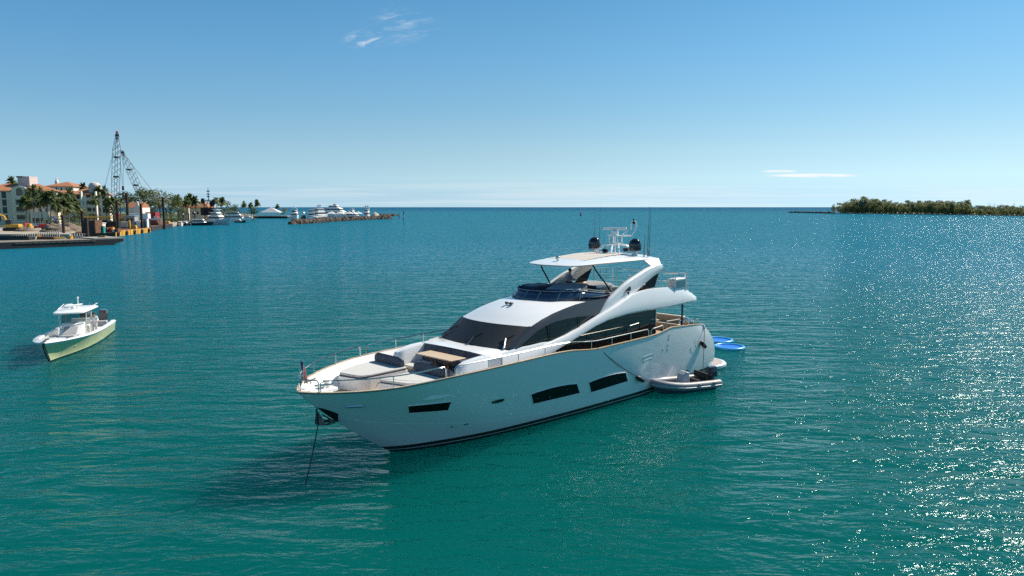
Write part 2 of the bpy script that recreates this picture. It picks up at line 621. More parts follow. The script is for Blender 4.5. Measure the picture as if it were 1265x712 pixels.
rail_path = [p for p in SHX]
m = MB()
ring = []
path = [Vector((p.x, p.y, p.z)) for p in rail_path] + [Vector((p.x, -p.y, p.z)) for p in reversed(rail_path)]
secs = []
for p in path:
    sg = 1 if p.y > 0 else -1
    yi = max(abs(p.y) - 0.09, 0.0) * sg
    yo = (abs(p.y) + 0.018) * sg
    xi = p.x - (0.14 if abs(p.y) < 0.35 else 0.02)
    secs.append([Vector((p.x + 0.012, yo, p.z - 0.012)), Vector((p.x + 0.012, yo, p.z + 0.025)), Vector((xi, yi, p.z + 0.025)), Vector((xi, yi, p.z - 0.012))])
m.loft(secs)
m.build('cap_rail', teakrail, yacht, smooth=30)
# dark joint just under the cap rail
m = MB()
m.tube([Vector((p.x + 0.012, p.y + 0.008, p.z - 0.03)) for p in SHX], 0.011, 5)
m.tube([Vector((p.x + 0.012, -p.y - 0.008, p.z - 0.03)) for p in SHX], 0.011, 5)
m.build('rub_rail', blackm, yacht)

DECK = 2.7


def inside(s, z, gap):
    """point a little inside the hull skin at height z on station s"""
    p = hull_pt(s, z / sh_z(hull_pt(s, .8).x))
    dx = gap * (2.2 if p.y < 0.6 else 0.3)
    return Vector((p.x - dx, max(p.y - gap, 0.0), z))


m = MB()
for sg in (1, -1):
    rows = []
    for s_ in S_:
        p = hull_pt(s_, 1.0)
        a = Vector((p.x - (0.1 if abs(p.y) < 0.4 else 0.02), max(p.y - 0.09, 0), p.z - 0.01))
        rows.append([Vector((q.x, sg * q.y, q.z)) for q in (a, inside(s_, 3.05, 0.13), inside(s_, DECK - 0.05, 0.15))])
    m.grid(rows)
m.build('bulwark', gelm, yacht, smooth=40)
m = MB()
m.grid([[Vector((q.x, q.y * k, DECK)) for k in (-1, -0.5, 0, 0.5, 1)] for q in (inside(s_, DECK, 0.14) for s_ in S_)])
m.build('deck', teak, yacht, smooth=0)

# knuckle line along the topsides
kn = [(25.6, 2.1), (24.8, 1.83), (23.5, 1.55), (22.2, 1.33), (20.3, 1.04), (18.3, 0.82), (16.5, 0.66), (14.8, 0.56), (12, 0.56), (9, 0.6), (5, 0.66), (2, 0.74), (0.4, 0.8)]
for sg in (1, -1):
    m = MB()
    xs = [p[0] for p in kn][::-1]
    fz = pchip(xs, [p[1] for p in kn][::-1])
    pts = [Vector((x, 0, fz(x))) for x in [0.4 + 0.4 * i for i in range(64)] if 9 < x <= 25.6]
    m.tube([Vector((p.x, sg * (hull_y(p.x, p.z) - 0.004), p.z)) for p in pts], 0.010, 5)
    m.build('spray_rail', hm, yacht)


def hull_patch(name, quad, material, off=0.012, n=8, k=4, frame=True, parent=yacht, bow=0.0):
    """glazed panel on the topsides; quad = four (x, z) corners"""
    for sg in (1, -1):
        rows = []
        for i in range(n + 1):
            a = i / n
            r = []
            for j in range(k + 1):
                b = j / k
                top = (lerp(quad[0][0], quad[1][0], a), lerp(quad[0][1], quad[1][1], a) + bow * 4 * a * (1 - a))
                bot = (lerp(quad[3][0], quad[2][0], a), lerp(quad[3][1], quad[2][1], a))
                x, z = lerp(top[0], bot[0], b), lerp(top[1], bot[1], b)
                r.append(Vector((x, sg * (hull_y(x, z) + off), z)))
            rows.append(r)
        m = MB()
        m.grid(rows)
        o = m.build(name, material, parent, smooth=60)
        if frame:
            per = rows[0] + [r[-1] for r in rows[1:]] + rows[-1][-2::-1] + [r[0] for r in rows[-2:0:-1]]
            fm = MB()
            fm.tube(per, 0.022, 5, closed=True)
            fm.build('frame', hm, o)


hull_patch('hull_window', [(23.75, 2.49), (21.9, 2.40), (21.83, 1.94), (23.5, 2.08)], dglass)
hull_patch('hull_window', [(17.32, 1.86), (14.15, 1.80), (13.75, 1.22), (16.98, 1.28)], dglass, bow=0.10)
hull_patch('hull_window', [(13.23, 1.69), (10.16, 1.68), (9.83, 1.14), (12.88, 1.08)], dglass, bow=0.10)


def oval_patch(name, x, z, rx, rz, slant=0.0, material=dglass, rim=steel):
    for sg in (1, -1):
        m = MB()
        pts = []
        for i in range(16):
            a = 2 * pi * i / 16
            zz = z + rz * (abs(sin(a)) ** 0.6) * (1 if sin(a) > 0 else -1)
            xx = x + rx * (abs(cos(a)) ** 0.6) * (1 if cos(a) > 0 else -1) + slant * (zz - z)
            pts.append(Vector((xx, sg * (hull_y(xx, zz) + 0.012), zz)))
        m.add(pts, [tuple(range(16))])
        o = m.build(name, material, yacht, smooth=0)
        fm = MB()
        fm.tube(pts, 0.022, 5, closed=True)
        fm.build('frame', rim, o)


oval_patch('porthole', 19.3, 1.91, 0.36, 0.085, 0.4)
for x, z in ((21.2, 1.0), (20.62, 1.0), (20.5, 1.0), (6.6, 2.35), (6.1, 2.3), (6.1, 2.55), (6.05, 2.9), (6.0, 3.1)):
    m = MB()
    y = hull_y(x, z)
    m.lathe([(0.045, -0.01), (0.045, 0.012), (0.02, 0.014)], (x, y, z), 8, axis='y')
    m.build('drain', blackm, yacht)
# engine-room air vent outline near the stern, and bow fairlead
m = MB()
q = [(8.6, 2.28), (7.7, 2.33), (7.5, 2.12), (8.5, 2.06)]
m.tube([Vector((x, hull_y(x, z) + 0.002, z)) for x, z in q], 0.008, 4, closed=True)
m.build('hatch_outline', mat('hull_seam', (0.45, 0.45, 0.46), 0.6), yacht)
m = MB()
q = [(3.3, 2.0), (2.8, 2.35), (2.6, 1.95), (3.1, 1.65)]
m.tube([Vector((x, hull_y(x, z) + 0.002, z)) for x, z in q], 0.01, 4, closed=True)
m.build('hatch_outline', mat('hull_seam', (0.45, 0.45, 0.46), 0.6), yacht)
for sg in (1, -1):
    m = MB()
    m.tube([Vector((x, sg * (hull_y(x, 2.72) + 0.02), 2.72)) for x in (25.95, 25.7, 25.4)], 0.07, 8)
    m.build('fairlead', steel, yacht)

# anchor pocket and anchor at the stem
for sg in (1, -1):
    m = MB()
    rows = []
    for a in range(7):
        aa = a / 6
        top = (lerp(26.70, 25.98, aa), lerp(2.68, 2.34, aa ** 1.3))
        bot = (stem_x(lerp(2.66, 1.86, aa)) - 0.01, lerp(2.66, 1.86, aa))
        r = []
        for b in range(4):
            x, z = lerp(top[0], bot[0], b / 3), lerp(top[1], bot[1], b / 3)
            r.append(Vector((x, sg * (hull_y(x, z) + 0.012), z)))
        rows.append(r)
    m.grid(rows)
    m.build('anchor_plate', blackm, yacht, smooth=60)
m = MB()
m.tube([(26.68, 0, 2.62), (26.66, 0, 1.98)], 0.045, 6)
for sg in (1, -1):
    m.prism([(26.66, 0.05 * sg, 2.5), (26.68, 0.13 * sg, 1.98), (26.45, 0.16 * sg, 1.93), (26.42, 0.06 * sg, 2.1)], (0, 0.04 * sg, 0))
    m.tube([(26.66, 0.08 * sg, 2.0), (26.3, 0.16 * sg, 1.94), (25.95, 0.22 * sg, 2.0)], 0.04, 6)
m.tube([(26.2, -0.25, 1.98), (26.0, 0, 1.92), (26.2, 0.25, 1.98)], 0.05, 6)
m.tube([(26.5, 0.1, 2.35), (26.05, 0.3, 2.02)], 0.03, 6)
m.build('anchor', mat('galvanised_anchor', (0.10, 0.10, 0.10), 0.4, metal=0.7, var=0.3), yacht)

# rails
RAIL_H = 0.46


def rail_pt(x, sg, dz):
    y = max(sh_y(x) - 0.06, 0.05)
    return Vector((x - 0.02, sg * y, sh_z(x) + dz))


def rail(sg, x0, x1, h=RAIL_H, posts=1.75, hook=True, name='guard_rail', endposts=(True, True)):
    n = max(2, int(abs(x0 - x1) / 0.4))
    xs = [lerp(x0, x1, i / n) for i in range(n + 1)]
    top = [rail_pt(x, sg, h) for x in xs]
    m = MB()
    pts = list(top)
    if endposts[0]:
        pts = [rail_pt(x0, sg, 0.03), rail_pt(x0, sg, h - 0.1)] + [rail_pt(lerp(x0, x1, 0.1 / abs(x0 - x1)), sg, h - 0.01)] + pts[1:]
    if endposts[1]:
        pts = pts[:-1] + [rail_pt(lerp(x1, x0, 0.1 / abs(x0 - x1)), sg, h - 0.01), rail_pt(x1, sg, h - 0.1), rail_pt(x1, sg, 0.03)]
    m.tube(pts, 0.026, 6)
    k = max(1, round(abs(x0 - x1) / posts))
    for i in range(1, k):
        x = lerp(x0, x1, i / k)
        m.tube([rail_pt(x, sg, 0.03), rail_pt(x, sg, h)], 0.02, 6)
    return m.build(name, steel, yacht)


rail(1, 26.95, 22.62)
rail(1, 22.2, 15.1, 0.40, endposts=(True, False))
rail(1, 15.1, 8.15, 0.40, endposts=(False, True))
rail(1, 7.9, 6.6, 0.36)
rail(-1, 27.1, 22.6, 0.5)
rail(-1, 22.2, 15.1, 0.46, endposts=(True, False))
rail(-1, 15.1, 7.5, 0.40, endposts=(False, True))
m = MB()
m.tube([(27.35, 0.0, 3.5), (27.33, 0, 3.62), (27.3, 0.1, 3.86), (27.25, 0.3, 3.92), (27.02, 0.66, 3.9), (26.98, 0.7, 3.8), (26.98, 0.7, 3.45)], 0.026, 6)
m.tube([(27.35, 0.0, 3.5), (27.33, 0, 3.62), (27.3, -0.1, 3.86), (27.2, -0.4, 3.95)], 0.026, 6)
m.build('bow_pulpit', steel, yacht)
m = MB()
m.tube([(27.32, 0, 3.45), (27.36, 0, 4.62)], 0.022, 6)
m.lathe([(0.05, 0), (0.07, 0.04), (0.07, 0.12), (0.03, 0.16)], (27.34, 0, 3.75), 8)
m.build('flagstaff', steel, yacht)
# bow mooring cleats and windlass
for sg in (1, -1):
    m = MB()
    y = 0.5 * sg
    m.tube([(26.6, y, 3.5), (26.6, y, 3.62)], 0.04, 6)
    m.tube([(26.95, y * 0.7, 3.63), (26.6, y, 3.63), (26.3, y * 1.3, 3.63)], 0.045, 6)
    m.build('cleat', steel, yacht)
m = MB()
m.box(25.9, 27.2, -0.32, 0.32, 3.25, 3.38)
m.lathe([(0.16, 3.38), (0.16, 3.5), (0.1, 3.52), (0.1, 3.6), (0.15, 3.63), (0.15, 3.68)], (26.2, 0, 0), 12)
m.build('windlass', gelm, yacht, bevel=0.02)

# bow lounge -----------------------------------------------------------------
m = MB()
m.grid([[Vector((x, s * y, z)) for (s, z) in ((-1, DECK), (-1, zt - 0.12), (-0.94, zt), (-0.5, zt + 0.03), (0, zt + 0.04), (0.5, zt + 0.03), (0.94, zt), (1, zt - 0.12), (1, DECK))] for x, y, zt in
        ((17.0, 2.5, 3.98), (18.2, 2.48, 3.98), (19.0, 2.44, 3.95), (19.62, 2.4, 3.93))])
m.grid([[Vector((19.62, s * y, z)) for s in (-1, 1)] for y, z in ((2.4, DECK), (2.4, 3.8), (2.26, 3.93))])
m.build('coachroof_ledge', gel, yacht, smooth=40)
for sg in (1, -1):
    m = MB()
    rings = []
    for x, zt, w in ((19.5, 3.93, 0.46), (20.2, 3.9, 0.44), (20.8, 3.82, 0.4), (21.15, 3.7, 0.36), (21.3, 3.45, 0.3)):
        yo = 2.4 if x < 20.5 else 2.32
        rings.append([Vector((x, sg * yo, DECK)), Vector((x, sg * yo, zt - 0.08)), Vector((x, sg * (yo - 0.06), zt)), Vector((x, sg * (yo - w + 0.05), zt)), Vector((x, sg * (yo - w), zt - 0.08)), Vector((x, sg * (yo - w), DECK))])
    m.loft(rings)
    m.build('lounge_coaming', gel, yacht, smooth=40)
# sofa
m = MB()
m.box(19.66, 20.25, -1.95, 1.95, DECK, 3.02)
m.build('sofa_base', gelm, yacht, bevel=0.03)
for i in range(4):
    y0 = -1.9 + i * 0.96
    m = MB()
    m.box(19.72, 20.28, y0, y0 + 0.92, 3.02, 3.16)
    m.build('seat_cushion', cushw if i == 0 else cushg, yacht, bevel=0.04)
    m = MB()
    M = Matrix.Translation((19.74, 0, 3.16)) @ Matrix.Rotation(radians(-12), 4, 'Y')
    m.box(-0.06, 0.1, y0, y0 + 0.94, 0.0, 0.78, M)
    m.build('back_cushion', cushg, yacht, bevel=0.05, seg=3)
m = MB()
m.box(20.0, 20.9, 1.78, 1.93, 3.16, 3.85)
m.build('back_cushion', cushg, yacht, bevel=0.05, seg=3)
m = MB()
m.box(20.28, 21.0, -1.9, -1.2, 3.0, 3.14)
m.build('seat_cushion', cushw, yacht, bevel=0.04)
# table
m = MB()
m.box(19.95, 20.85, -1.12, 1.28, 3.70, 3.75)
m.build('table_top', teakrail, yacht, bevel=0.012)
for y in (-0.35, 0.5):
    m = MB()
    m.tube([(20.2, y, 3.7), (20.65, y + 0.1, DECK)], 0.04, 6)
    m.tube([(20.65, y, 3.7), (20.2, y + 0.1, DECK)], 0.04, 6)
    m.build('table_leg', mat('dark_wood', (0.16, 0.10, 0.06), 0.5), yacht)


# sun pads either side of the walkway
def rounded_poly(pts, r=0.18, n=4):
    out = []
    k = len(pts)
    for i in range(k):
        p, a, b = Vector(pts[i]), Vector(pts[i - 1]), Vector(pts[(i + 1) % k])
        d1, d2 = (a - p).normalized(), (b - p).normalized()
        p1, p2 = p + d1 * r, p + d2 * r
        for j in range(n + 1):
            t = j / n
            out.append(p1 * (1 - t) ** 2 + p * 2 * t * (1 - t) + p2 * t * t)
    return out


stb = [(24.55, -1.75), (24.3, -0.6), (23.9, -0.45), (21.8, -0.45), (21.8, -2.68), (23.2, -2.5), (24.2, -2.1)]
prt = [(24.1, 0.5), (23.9, 0.36), (21.8, 0.36), (21.8, 2.68), (23.0, 2.5), (23.7, 1.9)]
for nm, poly in (('s', stb), ('p', prt)):
    pl = rounded_poly([(x, y, 0) for x, y in poly], 0.14)
    m = MB()
    m.prism([(p.x, p.y, DECK) for p in pl], (0, 0, 0.54))
    base = m.build('sunpad_base', gelm, yacht, smooth=30)
    c = sum(pl, Vector()) / len(pl)
    pin = [c + (p - c) * 0.975 for p in pl]
    m = MB()
    m.prism([(p.x, p.y, DECK + 0.54) for p in pin], (0, 0, 0.06))
    m.build('cushion_piping', cushg, yacht, smooth=30)
    m = MB()
    m.prism([(p.x, p.y, DECK + 0.60) for p in pin], (0, 0, 0.09))
    m.build('sunpad_cushion', cushw, yacht, smooth=30, bevel=0.03)
    y0, y1 = (-2.5, -0.55) if nm == 's' else (0.3, 2.62)
    m = MB()
    pts = []
    prof = [(0.0, 0.0), (0.16, 0.0), (0.2, 0.12), (0.18, 0.34), (0.1, 0.42), (0.0, 0.36), (-0.05, 0.15)]
    rings = []
    for i in range(9):
        t = i / 8
        k = 1.0 if 0 < i < 8 else 0.78
        yy = lerp(y0, y1, t)
        rings.append([Vector((21.97 + a * k, yy, DECK + 0.69 + b * k)) for a, b in prof])
    m.loft(rings)
    m.build('bolster_backrest', cushg, yacht, smooth=60)
for x, z in ((23.4, 2.95), (22.8, 2.95), (22.2, 2.95)):
    m = MB()
    m.lathe([(0.035, 0), (0.03, 0.02)], (x, -0.45, z), 8, axis='y')
    m.build('courtesy_lamp', steel, yacht)

# deckhouse -----------------------------------------------------------------
# roof shell: windscreen foot to flybridge front
cz = [(18.78, 3.94), (17.55, 4.92), (16.4, 5.38), (15.3, 5.68), (14.7, 5.74), (13.0, 5.74), (9.5, 5.66)]
ez = [(18.25, 4.02), (16.82, 4.86), (15.3, 5.28), (13.6, 5.54), (12.4, 5.6), (10.8, 5.58), (8.6, 5.55)]
NV = 14


def roof_row(c, e, ye=2.3):
    r = []
    for j in range(-NV, NV + 1):
        v = j / NV
        a = abs(v)
        k = a ** 2.2
        kz = a ** 3.0
        r.append(Vector((lerp(c[0], e[0], k), v * ye, lerp(c[1], e[1], kz))))
    return r


def sub(a, b, n):
    return [(lerp(a[0], b[0], i / n), lerp(a[1], b[1], i / n)) for i in range(n + 1)]


m = MB()
m.grid([roof_row(c, e) for c, e in zip(sub(cz[0], cz[1], 4), sub(ez[0], ez[1], 4))])
m.build('windscreen', cover, yacht, smooth=50)
cfx = pchip([0, 1, 2, 3, 4, 5], [p[0] for p in cz[1:]])
cfz = pchip([0, 1, 2, 3, 4, 5], [p[1] for p in cz[1:]])
efx = pchip([0, 1, 2, 3, 4, 5], [p[0] for p in ez[1:]])
efz = pchip([0, 1, 2, 3, 4, 5], [p[1] for p in ez[1:]])
UU = [i * 0.25 for i in range(21)]
m = MB()
m.grid([roof_row((cfx(u), cfz(u)), (efx(u), efz(u))) for u in UU if u <= 3.01])
m.build('roof_shell', gel, yacht, smooth=50)
# pillar lines round the windscreen
for sg in (1, -1):
    m = MB()
    rows = []
    for i in range(5):
        t = i / 4
        e = (lerp(ez[0][0], ez[1][0], t), lerp(ez[0][1], ez[1][1], t))
        rows.append([Vector((e[0] + 0.06, sg * 2.2, e[1] + 0.02)), Vector((e[0], sg * 2.32, e[1] + 0.03)), Vector((e[0] - 0.28, sg * 2.44, e[1] - 0.06))])
    m.grid(rows)
    m.build('windscreen_pillar', bandm, yacht, smooth=50)

# cabin side: dark glass wall under the roof edge, both sides
ux = [18.25, 17.6, 16.82, 16.0, 15.3, 14.4, 13.6, 12.4, 10.8, 8.6, 6.2]
fe = pchip([-x for x in [18.25, 16.82, 15.3, 13.6, 12.4, 10.8, 8.6, 6.2]], [4.02, 4.86, 5.28, 5.54, 5.6, 5.58, 5.5, 5.3])
for sg in (1, -1):
    m = MB()
    m.grid([[Vector((x, sg * 2.40, DECK)), Vector((x, sg * 2.42, lerp(DECK, fe(-x), 0.5))), Vector((x, sg * 2.3, fe(-x)))] for x in ux])
    m.build('salon_glass', salglass, yacht, smooth=60)
    # charcoal brow sweeping over the side windows
    top = [(18.2, 4.05), (17.5, 4.47), (16.82, 4.87), (16.0, 5.11), (15.3, 5.30), (14.4, 5.45), (13.5, 5.57), (12.4, 5.64), (10.5, 5.62)]
    bot = [(17.95, 4.02), (17.2, 4.32), (16.6, 4.62), (16.0, 4.80), (15.3, 4.93), (14.4, 4.97), (13.5, 4.97), (12.4, 4.90), (11.2, 4.75)]
    m = MB()
    m.grid([[Vector((a[0], sg * 2.315, a[1])), Vector((lerp(a[0], b[0], .5), sg * 2.43, lerp(a[1], b[1], .5))), Vector((b[0], sg * 2.475, b[1])), Vector((b[0], sg * 2.38, b[1] - 0.02))] for a, b in zip(top, bot)])
    m.build('window_brow', bandm, yacht, smooth=60)
    # white lower cabin side forward
    m = MB()
    rows = []
    for x, zt in ((18.9, 3.96), (18.2, 4.02), (17.6, 4.05), (17.0, 4.04), (16.2, 4.06), (15.2, 4.0)):
        rows.append([Vector((x, sg * 2.52, DECK)), Vector((x, sg * 2.5, zt - 0.1)), Vector((x, sg * 2.44, zt))])
    m.grid(rows)
    m.build('cabin_side', gel, yacht, smooth=40)
    m = MB()
    m.tube([(15.6, sg * 2.44, 4.1), (15.6, sg * 2.45, 4.9)], 0.03, 4)
    m.build('window_mullion', blackp, yacht)
    m = MB()
    m.tube([(13.3, sg * 2.44, 4.4), (13.3, sg * 2.45, 4.96)], 0.02, 4)
    m.build('window_mullion', blackp, yacht)
# cabin aft bulkhead
m = MB()
m.box(6.16, 6.24, -2.38, 2.38, DECK, 4.75)
m.build('aft_doors', salglass, yacht)
for sg in (1, -1):
    m = MB()
    m.box(6.12, 6.2, sg * 2.38, sg * 2.46, DECK, 4.72)
    m.build('door_frame', steel, yacht)

# sweeping side arch
U_ = [(12.0, 4.70), (11.77, 4.86), (11.46, 5.11), (10.84, 5.58), (10.11, 5.95), (9.19, 6.36), (8.0, 6.72), (6.75, 7.05), (5.95, 7.16), (5.6, 7.12)]
L_ = [(11.8, 4.6), (11.3, 4.6), (10.8, 4.65), (9.8, 4.9), (9.1, 5.3), (8.45, 5.66), (7.7, 6.02), (6.7, 6.42), (5.75, 6.74), (5.54, 6.87)]


def dens(pl, n=4):
    fx = pchip(range(len(pl)), [p[0] for p in pl])
    fz = pchip(range(len(pl)), [p[1] for p in pl])
    return [(fx(i / n), fz(i / n)) for i in range((len(pl) - 1) * n + 1)]


UD, LD = dens(U_), dens(L_)
for sg in (1, -1):
    m = MB()
    rings = []
    for i, (a, b) in enumerate(zip(UD, LD)):
        yo = 2.56 - 0.06 * max(0, (a[1] - 5.5) / 1.7)
        w = Vector((b[0] - a[0], 0, b[1] - a[1]))
        A, B = Vector((a[0], 0, a[1])), Vector((b[0], 0, b[1]))
        th = 0.30

        def P(t, y):
            q = A.lerp(B, t)
            return Vector((q.x, sg * y, q.z))
        rings.append([P(0.0, yo - 0.18), P(0.01, yo - 0.12), P(0.07, yo - 0.05), P(0.14, yo - 0.02), P(0.9, yo), P(0.97, yo - 0.02), P(1.0, yo - 0.08), P(0.98, yo - th), P(0.5, yo - th), P(0.05, yo - th)])
    m.loft(rings)
    m.build('side_arch', [gel], yacht, smooth=50)
    m = MB()
    m.prism([(7.6, sg * 2.38, 5.78), (6.55, sg * 2.34, 6.66), (5.72, sg * 2.34, 6.83), (6.3, sg * 2.38, 5.86)], (0, sg * 0.03, 0))
    m.build('wing_glass', dglass, yacht, smooth=0)
    # emblem: small dark leaping-bird badge
    m = MB()
    cx_, cz_ = 9.35, 5.92
    y_ = sg * 2.575
    m.add([(cx_ - 0.34, y_, cz_ + 0.24), (cx_ - 0.40, y_, cz_ - 0.02), (cx_ + 0.10, y_, cz_ - 0.05), (cx_ + 0.42, y_, cz_ - 0.2), (cx_ + 0.05, y_, cz_ + 0.06)], [(0, 1, 2, 3, 4)])
    m.add([(cx_ - 0.28, y_, cz_ - 0.06), (cx_ - 0.18, y_, cz_ - 0.28), (cx_ + 0.02, y_, cz_ - 0.08)], [(0, 1, 2)])
    m.build('emblem', mat('navy_badge', (0.01, 0.012, 0.03), 0.3), yacht, smooth=0)
    # overhang of the flybridge
    m = MB()
    rings = []
    for x, lo, hi, y in ((17.6, 3.0, 3.80, 2.60), (16.9, 3.15, 3.87, 2.62), (15.6, 3.48, 4.0, 2.65), (14.4, 3.80, 4.19, 2.68), (13.4, 4.08, 4.42, 2.72), (12.4, 4.36, 4.72, 2.77), (11.4, 4.56, 5.0, 2.82), (10.4, 4.66, 5.27, 2.88), (9.6, 4.70, 5.52, 2.92), (9.0, 4.72, 5.68, 2.95), (8.2, 4.72, 5.80, 2.98), (7.4, 4.70, 5.86, 3.0), (6, 4.68, 5.83, 3.02), (5, 4.68, 5.76, 3.03), (4, 4.70, 5.62, 3.02), (3.5, 4.70, 5.50, 3.01), (3.0, 4.71, 5.28, 3.0), (2.6, 4.72, 5.08, 2.99), (2.45, 4.73, 5.02, 2.98), (2.40, 4.76, 4.98, 2.95)):
        h = hi - lo
        rings.append([Vector((x, sg * (y - 0.3), lo - 0.01)), Vector((x, sg * (y - 0.06), lo)), Vector((x, sg * (y - 0.01), lo + min(.05, h * 0.06))), Vector((x, sg * y, lo + min(.1, h * 0.15))), Vector((x, sg * (y - 0.11 * h), lo + h * 0.5)), Vector((x, sg * (y - 0.20 * h), lo + h * 0.94)), Vector((x, sg * (y - 0.20 * h - .04), hi)), Vector((x, sg * (y - 0.42), hi - 0.01)), Vector((x, sg * (y - 0.46), lo + h * 0.5))])
    m.loft(rings)
    m.build('flybridge_wing', gel, yacht, smooth=50)
m = MB()
m.box(2.75, 10.2, -2.62, 2.62, 4.72, 4.98)
m.box(10.2, 13.6, -2.15, 2.15, 4.72, 4.98)
m.build('flybridge_slab', gelm, yacht, bevel=0.04)
m = MB()
m.box(3.0, 10.2, -2.56, 2.56, 4.984, 5.01)
m.box(10.2, 13.3, -2.1, 2.1, 4.984, 5.01)
m.build('flybridge_deck', teak, yacht, smooth=0)
m = MB()
m.box(2.5, 2.8, -2.75, 2.75, 4.78, 5.2)
m.build('flybridge_transom', gel, yacht, bevel=0.06)

# flybridge windscreen
base = [(9.6, 2.12, 5.60), (10.8, 2.14, 5.62), (12.0, 2.08, 5.66), (13.1, 1.88, 5.71), (13.9, 1.55, 5.74), (14.45, 1.05, 5.75), (14.72, 0.5, 5.76), (14.8, 0, 5.76)]
full = base + [(x, -y, z) for x, y, z in base[-2::-1]]
fy = pchip(range(len(full)), [p[1] for p in full])
fx_ = pchip(range(len(full)), [p[0] for p in full])
fz_ = pchip(range(len(full)), [p[2] for p in full])
K = len(full) - 1


def fb(t, h):
    x, y, z = fx_(t), fy(t), fz_(t)
    hh = interp(t, [0, 1.2, 2.4, K - 2.4, K - 1.2, K], [0.12, 0.26, 0.40, 0.40, 0.26, 0.12])
    f_ = interp(abs(t - K / 2), [0, 3, 6, 7], [0.42, 0.36, 0.12, 0.05])
    return Vector((x - f_ * h, y * (1 - 0.05 * h), z + hh * h))


fbglass = mat('flybridge_screen', (0.02, 0.045, 0.085), 0.05, spec=0.6)
m = MB()
TT = [i * K / 56 for i in range(57)]
m.grid([[fb(t, 0.0), fb(t, 0.5), fb(t, 1.0)] for t in TT])
o = m.build('flybridge_windscreen', fbglass, yacht, smooth=60)
sol = o.modifiers.new('thickness', 'SOLIDIFY')
sol.thickness = 0.02
for i in range(7):
    t = 2.6 + i * (K - 5.2) / 6
    m = MB()
    m.tube([fb(t, -0.02) + Vector((0.012, 0, 0.0)), fb(t, 1.0) + Vector((0.012, 0, 0))], 0.02, 5)
    m.build('screen_joint', mat('screen_trim', (0.25, 0.32, 0.4), 0.4), yacht)
m = MB()
m.tube([fb(t, 1.0) + Vector((0, 0, 0.02)) for t in TT], 0.022, 6)
m.build('screen_top_rail', bluec, yacht)
m = MB()
m.tube([fb(t, 1.0) + Vector((-0.15, -0.08, 0.10)) for t in TT[:16]], 0.03, 6)
m.tube([fb(TT[10], 0.2), fb(TT[10], 1.0) + Vector((-0.15, -0.08, 0.10))], 0.03, 6)
m.build('grab_rail', steel, yacht)
m = MB()
m.tube([fb(t, 1.0) + Vector((-0.15, 0.08, 0.10)) for t in TT[-20:]], 0.03, 6)
m.build('grab_rail', blackp, yacht)
# inner coaming of flybridge, forward dash and covered seats
m = MB()
m.grid([[Vector((fx_(t) - 0.55, fy(t) * 0.86, 5.82)), Vector((fx_(t) - 0.6, fy(t) * 0.84, 5.0))] for t in TT])
m.build('inner_coaming', gelm, yacht, smooth=60)
m = MB()
m.grid([[Vector((fx_(t) - 0.02, fy(t) * 0.99, 5.74)), Vector((fx_(t) - 0.56, fy(t) * 0.86, 5.83))] for t in TT])
m.build('dash_top', navyc, yacht, smooth=60)
m = MB()
m.box(11.4, 13.2, -1.9, -0.7, 5.7, 6.2)
m.build('helm_console', navyc, yacht, bevel=0.12, seg=3)
m = MB()
m.prism([(13.5, 0.4, 6.14), (12.7, 1.95, 6.14), (11.0, 1.25, 6.24), (11.4, -0.5, 6.24)], (0, 0, 0.08))
m.build('console_cover', bluec, yacht, bevel=0.03)
for x, y in ((10.9, -1.2), (10.9, -0.3), (10.5, 0.9)):
    m = MB()
    m.box(-0.28, 0.28, -0.28, 0.28, 5.45, 5.6, Matrix.Translation((x, y, 0)))
    m.box(-0.34, -0.2, -0.28, 0.28, 5.6, 6.15, Matrix.Translation((x, y, 0)))
    m.box(-0.08, 0.08, -0.08, 0.08, 5.0, 5.45, Matrix.Translation((x, y, 0)))
    m.build('helm_seat', navyc, yacht, bevel=0.05, seg=3)
# wet bar, dinette and sofas
m = MB()
m.box(8.2, 9.3, 0.0, 0.75, 5.0, 5.9)
m.build('wet_bar', beige, yacht, bevel=0.04)
m = MB()
m.box(8.1, 9.4, -0.06, 0.8, 5.904, 5.96)
m.build('bar_top', gelm, yacht, bevel=0.02)
m = MB()
m.box(6.6, 9.0, -2.2, -1.6, 5.0, 5.42)
m.box(6.6, 9.0, -2.35, -2.15, 5.42, 5.85)
m.build('dinette_sofa', cushb, yacht, bevel=0.06, seg=3)
m = MB()
m.box(5.2, 6.0, -0.6, 1.5, 5.0, 5.42)
m.box(5.0, 5.22, -0.6, 1.5, 5.42, 5.85)
m.build('aft_sofa', cushb, yacht, bevel=0.06, seg=3)
m = MB()
m.box(6.9, 8.0, -1.3, -0.3, 5.62, 5.67)
m.tube([(7.4, -0.8, 5.0), (7.4, -0.8, 5.62)], 0.07, 8)
m.build('dinette_table', teakrail, yacht, bevel=0.015)
for x, y in ((8.7, 1.15), (8.2, 1.15)):
    m = MB()
    m.tube([(x, y, 5.0), (x, y, 5.6)], 0.04, 8)
    m.lathe([(0.19, 5.6), (0.2, 5.68), (0.15, 5.7)], (x, y, 0), 12)
    m.box(x - 0.2, x + 0.2, y + 0.1, y + 0.18, 5.7, 5.95)
    m.build('bar_stool', gelm, yacht, bevel=0.01)
m = MB()
m.box(6.4, 7.2, 1.3, 2.0, 5.0, 5.8)
m.build('grill_cabinet', blackp, yacht, bevel=0.04)
m = MB()
m.box(6.35, 7.25, 1.25, 2.05, 5.804, 5.98)
m.build('grill_lid', gelm, yacht, bevel=0.05)

